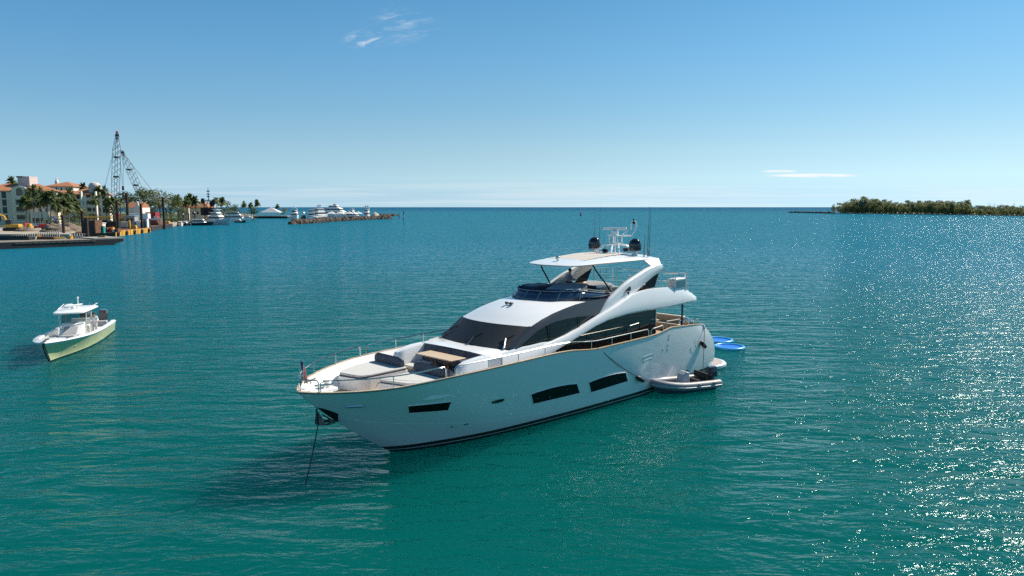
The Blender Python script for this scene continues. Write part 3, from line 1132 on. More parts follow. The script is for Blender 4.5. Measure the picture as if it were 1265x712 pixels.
# flybridge aft rails and locker
for sg in (1, -1):
    m = MB()
    m.tube([(6.0, sg * 2.62, 5.85), (5.85, sg * 2.62, 6.55), (3.3, sg * 2.62, 6.48), (3.2, sg * 2.62, 5.6)], 0.028, 6)
    for x in (5.3, 4.6, 3.9):
        m.tube([(x, sg * 2.62, 5.75), (x, sg * 2.62, 6.52)], 0.022, 6)
    m.tube([(5.9, sg * 2.62, 6.2), (3.25, sg * 2.62, 6.12)], 0.018, 6)
    m.build('flybridge_rail', steel, yacht)
m = MB()
m.tube([(2.85, 2.6, 5.2), (2.85, 2.6, 6.4), (2.85, -2.6, 6.4), (2.85, -2.6, 5.2)], 0.028, 6)
for i in range(1, 5):
    m.tube([(2.85, 2.6 - i * 1.04, 5.2), (2.85, 2.6 - i * 1.04, 6.4)], 0.02, 6)
m.tube([(2.85, 2.6, 5.85), (2.85, -2.6, 5.85)], 0.018, 6)
m.build('flybridge_rail', steel, yacht)
m = MB()
m.box(3.55, 4.75, 2.35, 2.85, 5.62, 6.22)
m.build('deck_locker', gelm, yacht, bevel=0.04)
m = MB()
m.box(3.68, 4.62, 2.853, 2.87, 5.70, 6.12)
m.build('locker_panel', mat('mirror_panel', (0.35, 0.42, 0.45), 0.08, metal=1.0), yacht)
for x in (3.5, 4.8):
    m = MB()
    m.tube([(x, 2.85, 5.5), (x, 2.85, 6.3)], 0.03, 6)
    m.build('locker_bracket', steel, yacht)

# hardtop
m = MB()
fw = pchip([5.2, 5.6, 7, 9, 11, 12.0, 12.5, 12.75], [1.85, 1.98, 2.06, 2.06, 2.0, 1.85, 1.62, 1.35])
rings = []
for x in [5.2, 5.35, 5.7, 6.3, 7, 8, 9, 10, 11, 11.6, 12.0, 12.3, 12.5, 12.65, 12.75]:
    w = fw(x)
    zt = interp(x, [5.2, 5.6, 7, 9, 11, 12.2, 12.75], [7.50, 7.62, 7.76, 7.74, 7.62, 7.50, 7.40])
    zb = interp(x, [5.2, 7, 11, 12.75], [7.36, 7.38, 7.38, 7.33])
    fr = lambda v: x + (0.42 * (1 - (v) ** 2) if x > 11 else 0) * interp(x, [11, 12.75], [0, 1])
    ring = []
    for v in (-1, -0.985, -0.93, -0.7, -0.35, 0, 0.35, 0.7, 0.93, 0.985, 1):
        e = lerp(zb + 0.06, zt, (1 - abs(v) ** 5))
        ring.append(Vector((fr(v), v * w, e)))
    for v in (0.94, 0.5, 0, -0.5, -0.94):
        ring.append(Vector((fr(v), v * w, zb)))
    rings.append(ring)
m.loft(rings)
m.build('hardtop', gel, yacht, smooth=50)
m = MB()
for i in range(6):
    x0, x1 = 7.6 + i * 0.62, 7.6 + (i + 1) * 0.62 - 0.03
    rows = []
    for x in (x0, (x0 + x1) / 2, x1):
        zt = interp(x, [7, 9, 11, 12.2], [7.76, 7.74, 7.62, 7.50]) + 0.012
        rows.append([Vector((x, v, zt - 0.012 * abs(v))) for v in (-1.25, -0.6, 0, 0.6, 1.25)])
    m.grid(rows)
m.build('sunroof', beige, yacht, smooth=40)
for sg in (1, -1):
    m = MB()
    m.tube([(11.4, sg * 1.82, 7.36), (11.1, sg * 1.9, 6.95), (10.55, sg * 2.0, 6.4), (10.1, sg * 2.08, 5.9)], 0.045, 6)
    m.build('hardtop_strut', mat('dark_steel', (0.04, 0.045, 0.04), 0.25, metal=0.6), yacht)
    m = MB()
    m.prism([(6.9, sg * 1.95, 7.36), (5.25, sg * 1.9, 7.38), (5.5, sg * 2.3, 6.9), (6.6, sg * 2.34, 6.95)], (0, sg * 0.08, 0.06))
    m.build('arch_bracket', gelm, yacht, smooth=30, bevel=0.02)
    # satellite domes
    m = MB()
    m.lathe([(0.16, 7.62), (0.16, 7.84), (0.30, 7.86)], (6.9, sg * 1.42, 0), 16)
    m.build('dome_pedestal', gelm, yacht)
    m = MB()
    m.lathe([(0.30, 7.86), (0.345, 7.88), (0.345, 7.94)], (6.9, sg * 1.42, 0), 20)
    m.build('dome_ring', mat('grey_plastic', (0.3, 0.3, 0.32), 0.4), yacht)
    m = MB()
    m.lathe([(0.35, 7.942), (0.36, 8.05), (0.36, 8.25)] + [(0.36 * cos(a), 8.25 + 0.36 * sin(a)) for a in [i * pi / 14 for i in range(1, 7)]] + [(0.02, 8.61)], (6.9, sg * 1.42, 0), 24)
    m.build('satellite_dome', mat('black_gloss', (0.006, 0.006, 0.012), 0.08, coat=0.5), yacht, smooth=60)
    # whip aerials
    for dx, dy, hh in ((6.2, 1.92, 2.75), (6.0, 1.7, 2.85), (6.5, 1.78, 1.35)):
        m = MB()
        m.tube([(dx, sg * dy, 7.55), (dx, sg * dy, 7.9)], 0.035, 6)
        m.tube([(dx, sg * dy, 7.9), (dx - 0.05, sg * (dy + 0.03), 7.55 + hh)], 0.022, 5, r1=0.008)
        m.build('whip_aerial', mat('aerial_grey', (0.10, 0.14, 0.16), 0.5), yacht)
# radar mast
m = MB()
for sg in (1, -1):
    for x0, x1 in ((7.5, 6.95), (6.1, 6.6)):
        m.tube([(x0, sg * 0.78, 7.7), (x0, sg * 0.72, 7.9), (lerp(x0, x1, .5), sg * 0.52, 8.12), (x1, sg * 0.25, 8.22), (x1, 0, 8.25)], 0.06, 6)
    for x in (6.55, 7.0):
        m.tube([(x, sg * 0.3, 8.2), (x, sg * 0.3, 8.72)], 0.042, 6)
m.tube([(6.8, 0, 7.75), (6.8, 0, 8.8)], 0.04, 6)
m.box(6.45, 7.1, -0.36, 0.36, 8.70, 8.745)
m.build('radar_mast', gel, yacht)
m = MB()
m.lathe([(0.2, 8.745), (0.22, 8.85), (0.2, 9.0), (0.1, 9.05), (0.06, 9.1)], (6.85, 0, 0), 14)
m.build('radar_pedestal', gel, yacht)
m = MB()
m.box(-0.08, 0.08, -0.72, 0.72, 9.05, 9.19, Matrix.Translation((6.85, 0, 0)) @ Matrix.Rotation(radians(14), 4, 'Z'))
m.build('radar_scanner', gelm, yacht, bevel=0.03)
m = MB()
m.tube([(6.5, 0.3, 8.72), (6.2, 0.72, 8.72), (6.05, 0.85, 9.0), (5.98, 0.9, 9.3), (6.0, 0.86, 9.52), (6.05, 0.7, 9.58), (6.1, 0.62, 9.4), (6.1, 0.62, 9.05)], 0.042, 6)
m.tube([(6.5, 0.2, 8.72), (6.3, 0.6, 9.05)], 0.02, 5)
m.build('light_mast', gel, yacht)
m = MB()
m.lathe([(0.06, 9.38), (0.07, 9.42), (0.07, 9.52), (0.04, 9.56)], (6.05, 0.76, 0), 10)
m.lathe([(0.05, 9.6), (0.05, 9.68)], (6.05, 0.74, 0), 8)
m.build('navigation_lamp', blackp, yacht)
m = MB()
m.lathe([(0.16, -0.1), (0.2, 0.0), (0.12, 0.1)], (7.3, -0.35, 7.86), 10)
m.lathe([(0.16, -0.1), (0.2, 0.0), (0.12, 0.1)], (6.3, 0.4, 7.9), 10)
m.build('horn', blackp, yacht)
# searchlights
m = MB()
m.tube([(12.05, 0.0, 7.5), (12.05, 0, 7.64)], 0.06, 8)
m.lathe([(0.07, -0.1), (0.1, -0.08), (0.1, 0.08), (0.08, 0.11)], (12.05, 0, 7.71), 12, axis='x')
m.build('searchlight', mat('chrome', (0.6, 0.6, 0.6), 0.12, metal=1.0), yacht)
m = MB()
zz = 5.52
m.tube([(15.75, 0.0, zz - 0.1), (15.75, 0, zz + 0.1)], 0.03, 8)
m.tube([(15.75, -0.17, zz + 0.12), (15.75, 0.17, zz + 0.12)], 0.035, 8)
for y in (-0.17, 0.17):
    m.lathe([(0.03, -0.08), (0.075, 0.03), (0.075, 0.08), (0.05, 0.085)], (15.78, y, zz + 0.14), 12, axis='x')
m.build('searchlight', blackp, yacht)
# wipers on the windscreen
for y0, tilt in ((-2.15, 0.25), (0.1, 0.12), (2.1, -0.6)):
    k = (abs(y0) / 2.3)
    c0 = Vector((lerp(18.78, 18.25, k ** 2.2), y0, lerp(3.94, 4.02, k ** 3)))
    d = Vector((-1.23, 0, 0.95)).normalized()
    up = Vector((0.95, 0, 1.23)).normalized()
    m = MB()
    m.tube([c0 + up * 0.06, c0 + d * 0.55 + up * 0.08 + Vector((0, tilt * 0.5, 0))], 0.035, 5)
    m.tube([c0 + up * 0.02 - d * 0.04, c0 + up * 0.1], 0.06, 6)
    m.build('wiper_arm', mat('grey_metal', (0.3, 0.3, 0.34), 0.35, metal=0.6), yacht)
    m = MB()
    p = c0 + d * 0.5 + up * 0.06 + Vector((0, tilt * 0.5, 0))
    m.tube([p - d * 0.35 - Vector((0, 0.28, 0)), p + d * 0.35 + Vector((0, 0.32, 0))], 0.022, 4)
    m.build('wiper_blade', blackp, yacht)

# cockpit aft
m = MB()
m.tube([(3.93, 2.86, 3.3), (3.93, 2.86, 4.7)], 0.055, 8)
m.tube([(3.93, -2.86, 3.3), (3.93, -2.86, 4.7)], 0.055, 8)
m.build('cockpit_post', blackp, yacht)
m = MB()
m.box(1.75, 2.5, -1.8, 1.8, DECK, 3.15)
m.box(1.6, 1.9, -1.8, 1.8, 3.15, 3.6)
m.build('cockpit_sofa', cushb, yacht, bevel=0.06, seg=3)
m = MB()
m.box(3.2, 4.3, -0.9, 0.9, 3.4, 3.46)
m.tube([(3.75, 0, DECK), (3.75, 0, 3.4)], 0.08, 8)
m.build('cockpit_table', teakrail, yacht, bevel=0.015)
m = MB()
m.tube([(5.9, 2.95, 3.55), (5.8, 2.95, 3.88), (4.4, 2.97, 3.84), (4.3, 2.97, 3.52)], 0.028, 6)
m.tube([(2.4, 2.9, 3.3), (2.3, 2.9, 3.62), (1.7, 2.8, 3.5), (1.65, 2.8, 3.22)], 0.028, 6)
m.tube([(3.3, 2.95, 3.4), (3.25, 2.95, 3.75), (2.7, 2.95, 3.68), (2.65, 2.95, 3.36)], 0.028, 6)
m.build('cockpit_rail', steel, yacht)
m = MB()
m.lathe([(0.18, 0), (0.22, 0.12), (0.22, 0.3), (0.14, 0.38)], (3.0, 2.6, 3.38), 14)
m.lathe([(0.15, 0), (0.2, 0.12), (0.16, 0.26)], (2.55, 2.55, 3.36), 14)
m.lathe([(0.15, 0), (0.18, 0.1), (0.14, 0.2)], (3.5, 2.6, 3.42), 14)
m.build('capstan', mat('polished_steel', (0.8, 0.8, 0.8), 0.1, metal=1.0), yacht)
for sg in (1, -1):
    m = MB()
    m.box(1.35, 1.85, sg * 2.72, sg * 3.02, 3.02, 3.2)
    m.tube([(1.5, sg * 3.04, 3.1), (1.5, sg * 3.04, 2.9)], 0.06, 6)
    m.build('stern_fairlead', steel, yacht, bevel=0.03)
# bathing platform
pl = rounded_poly([(0.6, -2.7, 0), (0.6, 2.75, 0), (-0.5, 3.2, 0), (-1.45, 3.2, 0), (-2.2, 2.6, 0), (-2.5, 1.6, 0), (-2.5, -1.6, 0), (-2.2, -2.6, 0), (-0.5, -3.2, 0)], 0.3, 5)
m = MB()
m.prism([(p.x, p.y, 0.06) for p in pl], (0, 0, 0.24))
plat = m.build('bathing_platform', gel, yacht, smooth=40, bevel=0.06)
m = MB()
m.prism([(p.x * 0.93, p.y * 0.93, 0.304) for p in pl], (0, 0, 0.015))
m.build('platform_teak', mat('weathered_teak', (0.36, 0.29, 0.27), 0.7, var=0.15, vscale=8), plat, smooth=0)

# ------------------------------------------------------------------ people
skinm = mat('skin', (0.42, 0.25, 0.17), 0.55)
hairm = mat('dark_hair', (0.02, 0.015, 0.012), 0.6)


def skin_mesh(name, chains, material, parent):
    """chains: lists of (Vector, radius); consecutive points are joined, equal points are merged"""
    vs, es, rs = [], [], []

    def idx(p, r):
        for i, q in enumerate(vs):
            if (q - p).length < 1e-4:
                return i
        vs.append(p)
        rs.append(r)
        return len(vs) - 1
    for ch in chains:
        ids = [idx(Vector(p), r) for p, r in ch]
        for a, b in zip(ids, ids[1:]):
            if a != b:
                es.append((a, b))
    me = bpy.data.meshes.new(name)
    me.from_pydata(vs, es, [])
    me.materials.append(material)
    o = bpy.data.objects.new(name, me)
    COL.objects.link(o)
    md = o.modifiers.new('skin', 'SKIN')
    sv = me.skin_vertices[0].data
    for i, r in enumerate(rs):
        sv[i].radius = (r, r)
        sv[i].use_root = (i == 0)
    md.use_smooth_shade = True
    sb = o.modifiers.new('sub', 'SUBSURF')
    sb.levels = 1
    sb.render_levels = 2
    o.parent = parent
    return o


def person(label, loc, rz, shirt, trousers, lean=0.0, arms='down', bare_head=True, capcol=None, group=None):
    P = thing('person', label, 'person', loc, rz, group)
    S = lambda x, y, z: Vector((x + lean * max(0, z - 0.95), y, z - abs(lean) * 0.12 * max(0, z - 0.95)))
    pel, ches, neck, head = S(0, 0, 0.98), S(0.01, 0, 1.32), S(0.02, 0, 1.50), S(0.05, 0, 1.63)
    ch = [[(pel, .13), (S(0, 0, 1.14), .12), (ches, .15), (S(0.01, 0, 1.44), .08), (neck, .055), (head, .095), (S(0.06, 0, 1.72), .075)]]
    hands = {}
    for sg in (1, -1):
        hip, knee, ank = S(0, .1 * sg, .92), Vector((.03, .11 * sg, .5)), Vector((-.02, .12 * sg, .08))
        ch.append([(pel, .13), (hip, .095), (knee, .065), (ank, .045), (Vector((.14, .13 * sg, .04)), .04)])
        sh = S(0.0, .19 * sg, 1.40)
        if arms == 'fore':
            elb, wri = S(.16, .25 * sg, 1.15), S(.40, .2 * sg, 1.12)
        else:
            elb, wri = S(-.02, .25 * sg, 1.12), S(.08, .26 * sg, .87)
        d = (wri - elb).normalized()
        palm = wri + d * .08
        ch.append([(S(0.01, 0, 1.44), .08), (sh, .06), (elb, .045), (wri, .03), (palm, .032)])
        side = Vector((0, 0, 1)).cross(d)
        side = side.normalized() if side.length > 1e-3 else Vector((1, 0, 0))
        for k, ln in enumerate((.07, .08, .075, .06)):
            b = palm + side * (.012 * (k - 1.5) * 1.4) + d * .03
            ch.append([(palm, .032), (b, .010), (b + d * ln * .55, .009), (b + d * ln - Vector((0, 0, .012)), .008)])
        t0 = wri + d * .03 - side * .03
        ch.append([(wri, .03), (t0, .011), (t0 + d * .04 - side * .015, .009)])
        hands[sg] = (sh, elb, wri, hip, knee, ank)
    skin_mesh('body', ch, skinm, P)
    c2 = [[(pel + Vector((0, 0, -.02)), .15), (S(0, 0, 1.14), .145), (ches, .17), (S(0.01, 0, 1.45), .085)]]
    for sg in (1, -1):
        sh, elb, wri, hip, knee, ank = hands[sg]
        c2.append([(S(0.01, 0, 1.45), .085), (sh, .075), (elb, .062), (elb.lerp(wri, .75), .05)])
    skin_mesh('shirt', c2, mat('cloth_' + shirt[0], shirt[1], 0.85), P)
    c3 = [[(pel, .145)]]
    for sg in (1, -1):
        sh, elb, wri, hip, knee, ank = hands[sg]
        c3.append([(pel, .145), (hip, .11), (knee, .085), (knee.lerp(ank, .9), .07)])
    skin_mesh('trousers', c3, mat('cloth_' + trousers[0], trousers[1], 0.85), P)
    m = MB()
    hp = head + Vector((-.015, 0, .05))
    m.lathe([(.095, -.03), (.108, .02), (.10, .07), (.06, .11), (.01, .122)], hp, 12)
    m.build('hair' if not capcol else 'cap', hairm if not capcol else mat('cap_cloth', capcol, 0.8), P)
    m = MB()
    m.lathe([(.012, -.02), (.016, 0), (.006, .025)], head + Vector((.098, 0, 0)), 6)
    for sg in (1, -1):
        m.lathe([(.008, -.01), (.018, 0), (.008, .02)], head + Vector((.0, .098 * sg, 0)), 6)
    m.build('nose_and_ears', skinm, P) if False else None
    return P


person('person in a loose grey shirt standing on the flybridge beneath the hardtop', yw(8.6, -1.95, 5.01), YROT + radians(150), ('grey', (0.30, 0.34, 0.42)), ('dark', (0.02, 0.02, 0.025)), arms='fore')

# flag at the bow
fl = MB()


def flag_pt(u, v):   # u along the fly, v down the hoist
    return Vector((-0.02 - 0.28 * u + 0.03 * sin(u * 7), 0.12 * sin(u * 6 + v), -0.62 * v - 0.42 * u * (0.35 + u * 0.5)))


NUs = 12
for i in range(13):
    fl.m = 0 if i % 2 == 0 else 1
    for k in range(NUs):
        u0, u1 = k / NUs, (k + 1) / NUs
        fl.m = 2 if (i < 7 and u1 <= 0.42) else (0 if i % 2 == 0 else 1)
        fl.add([flag_pt(u0, i / 13), flag_pt(u1, i / 13), flag_pt(u1, (i + 1) / 13), flag_pt(u0, (i + 1) / 13)], [(0, 1, 2, 3)])
fm1, fm2, fm3 = mat('flag_red', (0.55, 0.02, 0.03), 0.8), mat('flag_white', (0.7, 0.7, 0.7), 0.8), mat('flag_blue', (0.01, 0.02, 0.12), 0.8)
fl.m = 1
for i in range(5):
    for j in range(6):
        for off in (0.004, -0.004):
            c = flag_pt(0.035 + j * 0.066, 0.06 + i * 0.1)
            fl.add([c + Vector((-.008, off, 0)), c + Vector((0, off, .01)), c + Vector((.008, off, 0)), c + Vector((0, off, -.01))], [(0, 1, 2, 3)])
o = fl.build('flag', [fm1, fm2, fm3], None, smooth=60, normals=False)
o.location = yw(27.32, 0, 4.6)
o.rotation_euler = (0, 0, YROT + radians(10))
tag(o, 'small striped national flag hanging limp from the staff at the yacht bow', 'flag')

# anchor chain
p0, p1 = yw(26.62, 0, 2.0), sea(374, 612, -0.3)
m = MB()
seg = 46
for i in range(seg):
    a, b = p0.lerp(p1, i / seg), p0.lerp(p1, (i + 1) / seg)
    sag = lambda t: Vector((0, 0, -0.12 * sin(pi * t)))
    a, b = a + sag(i / seg), b + sag((i + 1) / seg)
    m.tube([a - (b - a) * .12, b + (b - a) * .12], 0.026 if i % 2 else 0.018, 5)
tag(m.build('anchor_chain', rope), 'dark anchor chain running from the yacht bow down into the water', 'anchor chain')

# ------------------------------------------------------------------ grey tender alongside
TB = Vector((7.60, 38.22, 0))
TS = Vector((11.22, 39.85, 0))
td = (TS - TB).normalized()
TROT = atan2(-td.y, -td.x)
TL = (TS - TB).length
tender = thing('inflatable_tender', 'grey inflatable dinghy with black outboard moored against the yacht side', 'dinghy', TS, TROT)
hyp = mat('grey_hypalon', (0.22, 0.22, 0.23), 0.45, var=0.06)
m = MB()
pth = [(-0.28, 0.78, .40), (0.2, 0.80, .40), (1.0, .80, .41), (2.0, .78, .44), (2.7, .68, .50), (3.25, .48, .57), (3.55, .22, .61), (3.62, 0, .62)]
pth = pth + [(x, -y, z) for x, y, z in pth[-2::-1]]
fxx, fyy, fzz = [pchip(range(len(pth)), [p[i] for p in pth]) for i in range(3)]
KK = len(pth) - 1
TP = [Vector((fxx(t), fyy(t), fzz(t))) for t in [i * KK / 56 for i in range(57)]]
m.tube(TP, 0.235, 12)
for e, d in ((TP[0], -1), (TP[-1], -1)):
    m.lathe([(0.235, 0), (0.2, -0.1), (0.1, -0.17), (0.02, -0.19)], e, 12, axis='x')
tube_o = m.build('buoyancy_tube', hyp, tender, smooth=60)
m = MB()
m.tube([p + Vector((0, 0.238 * (1 if p.y > 0.05 else -1 if p.y < -0.05 else 0), -0.03)) if abs(p.y) > .5 else p + Vector((.2 if abs(p.y) < .3 else .15, .18 * (1 if p.y > 0 else -1 if p.y < 0 else 0), -0.03)) for p in TP], 0.035, 6)
m.build('rubbing_strake', mat('pale_strake', (0.42, 0.43, 0.45), 0.5), tender)
m = MB()
hr = []
for x, w, zb, zt in ((-0.15, .74, -.12, .3), (1.0, .76, -.14, .3), (2.0, .70, -.14, .34), (2.8, .5, -.08, .42), (3.3, .26, .1, .5), (3.6, .03, .35, .55)):
    hr.append([Vector((x, w, zt)), Vector((x, w * .96, .08 + zb * .3)), Vector((x, w * .5, zb)), Vector((x, 0, zb - .08)), Vector((x, -w * .5, zb)), Vector((x, -w * .96, .08 + zb * .3)), Vector((x, -w, zt))])
m.loft(hr)
m.build('rigid_hull', mat('navy_hull', (0.02, 0.05, 0.09), 0.25), tender, smooth=50)
m = MB()
m.box(0.0, 2.7, -.6, .6, .31, .35)
m.build('floor', mat('grey_deck', (0.22, 0.22, 0.23), 0.7, var=0.15), tender)
m = MB()
m.prism([(1.35, -.28, .35), (1.95, -.28, .35), (1.85, -.28, .95), (1.6, -.28, 1.12), (1.42, -.28, 1.08)], (0, .56, 0))
con = m.build('console', mat('console_grey', (0.42, 0.43, 0.45), 0.4), tender, bevel=.05, seg=3)
m = MB()
m.tube([(1.72, -.27, 1.0), (1.64, -.27, 1.28), (1.6, 0, 1.38), (1.64, .27, 1.28), (1.72, .27, 1.0)], .022, 6)
m.build('grab_hoop', steel, con)
m = MB()
m.lathe([(.15, -.012), (.17, 0), (.15, .012)], (1.35, 0, 1.0), 12, axis='x')
m.build('steering_wheel', blackp, con)
m = MB()
m.prism([(1.62, -.30, .42), (1.88, -.30, .42), (1.78, -.30, .8), (1.66, -.30, .8)], (0, .02, 0))
m.build('console_recess', blackp, con)
m = MB()
m.box(.42, .98, -.5, .5, .35, .62)
m.build('bench_seat', blackm, tender, bevel=.05)
m = MB()
m.box(.34, .48, -.55, .55, .62, .98)
m.build('backrest', blackm, tender, bevel=.05, seg=3)
m = MB()
m.box(-.2, -.12, -.6, .6, .2, .62)
m.build('transom', blackp, tender)
ob = MB()
ob.loft([[Vector((x, y * w, z)) for x, y in ((-.15, .5), (-.15, -.5), (-.35, -.6), (-.62, -.5), (-.7, 0), (-.62, .5), (-.35, .6))] for w, z in ((.36, .62), (.42, .72), (.44, .92), (.40, 1.1), (.25, 1.2))])
oc = ob.build('outboard_motor', mat('outboard_cowl', (0.03, 0.035, 0.045), 0.15, coat=.4), tender, smooth=50)
m = MB()
m.box(-.5, -.3, -.08, .08, -.3, .64)
m.box(-.75, -.2, -.1, .1, -.28, -.24)
m.build('outboard_leg', blackp, oc)
for i, x in enumerate((0.2, 1.2, 2.2)):
    m = MB()
    m.tube([(x - .14, 1.0 if x < 2.2 else .95, .56), (x, 1.03 if x < 2.2 else .97, .52), (x + .14, 1.0 if x < 2.2 else .93, .56)], .025, 6)
    m.build('lifting_handle', blackm, tender)

# mooring lines and fenders along the yacht side
a, b = yw(12.9, 3.26, 3.46), tender.matrix_basis @ Vector((3.7, 0, .62))
tender_m = Matrix.Translation(TS) @ Matrix.Rotation(TROT, 4, 'Z')
b = tender_m @ Vector((3.72, 0, .64))
m = MB()
m.tube([a.lerp(b, i / 20) + Vector((0, 0, -.22 * sin(pi * i / 20))) for i in range(21)], .022, 5)
tag(m.build('mooring_line', rope), 'dark mooring rope slanting from the yacht side rail down to the dinghy bow', 'rope')
a, b = yw(1.5, 3.06, 3.0), tender_m @ Vector((-.1, -.4, .7))
m = MB()
m.tube([a.lerp(b, i / 16) + Vector((0, 0, -.10 * sin(pi * i / 16))) for i in range(17)], .02, 5)
tag(m.build('mooring_line', rope), 'grey rope hanging from the yacht stern corner to the dinghy stern', 'rope')


def fender(label, x, z, tilt):
    m = MB()
    m.lathe([(0.03, -.34), (.1, -.29), (.135, -.2), (.135, .2), (.1, .29), (.03, .34)], (0, 0, 0), 12)
    o = m.build('fender', mat('fender_black', (0.015, 0.015, 0.017), 0.55))
    o.location = yw(x, hull_y(x, z) + .15, z)
    o.rotation_euler = (radians(6), radians(tilt), YROT)
    tag(o, label, 'fender', 'black fenders hanging along the yacht side')


fender('black fender resting on the hull just ahead of the dinghy bow', 8.9, 1.12, 62)
fender('black fender hanging on the rope at the yacht stern quarter', 1.9, 2.0, 48)

# blue inflatable rings astern
ringm, poolm = mat('light_blue_vinyl', (0.06, 0.42, 0.75), 0.3), mat('deep_blue_vinyl', (0.01, 0.16, 0.62), 0.35, var=.15, vscale=2)
for lab, c in (('nearer blue inflatable ring float on the water behind the yacht stern', sea(901, 428.3, .1)), ('farther blue inflatable ring float half hidden behind the yacht stern', sea(887.5, 420.0, .1))):
    R = thing('inflatable_ring', lab, 'inflatable', (c.x, c.y, 0), 0.3, 'blue inflatable rings floating astern')
    m = MB()
    m.tube([(1.02 * cos(2 * pi * i / 40), 1.02 * sin(2 * pi * i / 40), .07) for i in range(40)], .11, 10, closed=True)
    m.build('ring_tube', ringm, R, smooth=60)
    m = MB()
    m.lathe([(.95, .02), (.94, .075), (.5, .07), (.02, .065)], (0, 0, 0), 32)
    m.build('ring_floor', poolm, R, smooth=60)

# ------------------------------------------------------------------ lime centre-console boat
lb = sea(63, 447)
lc = sea(139, 409)
ls_ = Vector((lc.x - 1.25, lc.y - .45, 0))
ld = (Vector((lb.x, lb.y, 0)) - ls_)
LL = ld.length
ld.normalize()
def see_through(name, col, mixf):
    m = bpy.data.materials.new(name)
    m.use_nodes = True
    t = NT(m.node_tree)
    b = m.node_tree.nodes['Principled BSDF']
    b.inputs['Base Color'].default_value = (0.01, 0.012, 0.014, 1)
    b.inputs['Roughness'].default_value = 0.04
    tr = t.n('ShaderNodeBsdfTransparent', ins={'Color': (*[c ** .4 for c in col], 1)})
    mx = t.n('ShaderNodeMixShader', ins={0: mixf, 1: tr.outputs[0], 2: b.outputs[0]})
    m.node_tree.links.new(mx.outputs[0], m.node_tree.nodes['Material Output'].inputs[0])
    return m


lime = thing('fishing_boat', 'lime green open fishing boat with white hardtop drifting on the left', 'boat', ls_, atan2(ld.y, ld.x))
limem = hull_mat('lime_paint', (0.68, 0.69, 0.38), None, [(0.10, (0.012, 0.013, 0.015))])
whitem = mat('white_boat_gelcoat', (0.80, 0.80, 0.78), 0.3, coat=.3)
sy = pchip([0, .15, .45, .65, .8, .9, .96, 1.0], [1.62, 1.75, 1.80, 1.68, 1.32, .9, .5, .04])
wy = pchip([0, .3, .6, .8, .92, 1.0], [1.5, 1.52, 1.25, .72, .26, .02])
shz = pchip([0, .5, 1.0], [.92, 1.12, 1.52])
RK = 1.35


def lime_pt(s, t):
    z = t * shz(s)
    g = max(0, t) ** (0.8 + .9 * s)
    y = lerp(wy(s), sy(s), g)
    if t < 0:
        y *= .6
    return Vector((s * (LL + RK * max(t, -.3)), y, z))


LS = [i / 30 for i in range(27)] + [.9, .93, .955, .975, .99, 1.0]
m = MB()
for sg in (1, -1):
    m.grid([[Vector((p.x, p.y * sg, p.z)) for p in (lime_pt(s, t) for t in (-.35, 0, .08, .2, .4, .6, .75, .86))] for s in LS])
m.grid([[Vector((p.x, p.y * k, p.z)) for k in (-1, -.5, 0, .5, 1)] for p in (lime_pt(0, t) for t in (-.35, 0, .4, .86))])
m.build('hull', limem, lime, smooth=50)
m = MB()
for sg in (1, -1):
    rows = []
    for s in LS:
        a, b = lime_pt(s, .86), lime_pt(s, 1.0)
        yi = max(b.y - .32, 0)
        rows.append([Vector((a.x + .01, sg * (a.y + .02), a.z)), Vector((b.x, sg * (b.y + .03), b.z - .03)), Vector((b.x, sg * max(b.y - .05, 0), b.z + .03)), Vector((b.x - .1, sg * yi, b.z + .02)), Vector((min(b.x - .14, lime_pt(s, .5 / shz(s)).x - .1), sg * min(yi, max(lime_pt(s, .5 / shz(s)).y - .1, 0)), .5))])
    m.grid(rows)
m.build('gunwale', whitem, lime, smooth=45)
m = MB()
m.grid([[Vector((lime_pt(s, .56 / shz(s)).x - .12, max(lime_pt(s, .56 / shz(s)).y - .12, 0) * k, .56)) for k in (-1, 0, 1)] for s in LS])
m.build('cockpit_floor', mat('pale_deck', (0.62, 0.60, 0.56), 0.6, var=.05), lime, smooth=0)
m = MB()   # raised foredeck
FS = [.83, .86, .9, .93, .955, .975, .99, 1.0]
m.grid([[Vector((lime_pt(s, 1).x - .06, max(lime_pt(s, 1).y - .25, 0) * k, shz(s) + .03 + .05 * (1 - k * k))) for k in (-1, -.5, 0, .5, 1)] for s in FS])
a = lime_pt(.83, 1)
m.grid([[Vector((a.x - .06, (a.y - .25) * k * (1 if z > 1 else .72), z)) for k in (-1, -.5, 0, .5, 1)] for z in (.56, shz(.83) + .03)])
m.build('foredeck', whitem, lime, smooth=40)
x0 = LL * .70
m = MB()
m.box(x0, x0 + 1.5, -1.0, -.5, .56, .98)
m.box(x0, x0 + 1.5, .5, 1.0, .56, .98)
m.build('bow_seats', whitem, lime, bevel=.05)
greyc = mat('grey_seat_vinyl', (0.36, 0.36, 0.36), 0.7, var=.06)
for y0, y1 in ((-.98, -.52), (.52, .98)):
    m = MB()
    m.box(x0 + .03, x0 + 1.47, y0, y1, .984, 1.08)
    m.build('seat_cushion', greyc, lime, bevel=.04)
    m = MB()
    yy = y0 - .12 if y0 < 0 else y1
    m.box(x0 + .03, x0 + 1.2, yy, yy + .12, 1.0, 1.24)
    m.build('backrest', greyc, lime, bevel=.04)
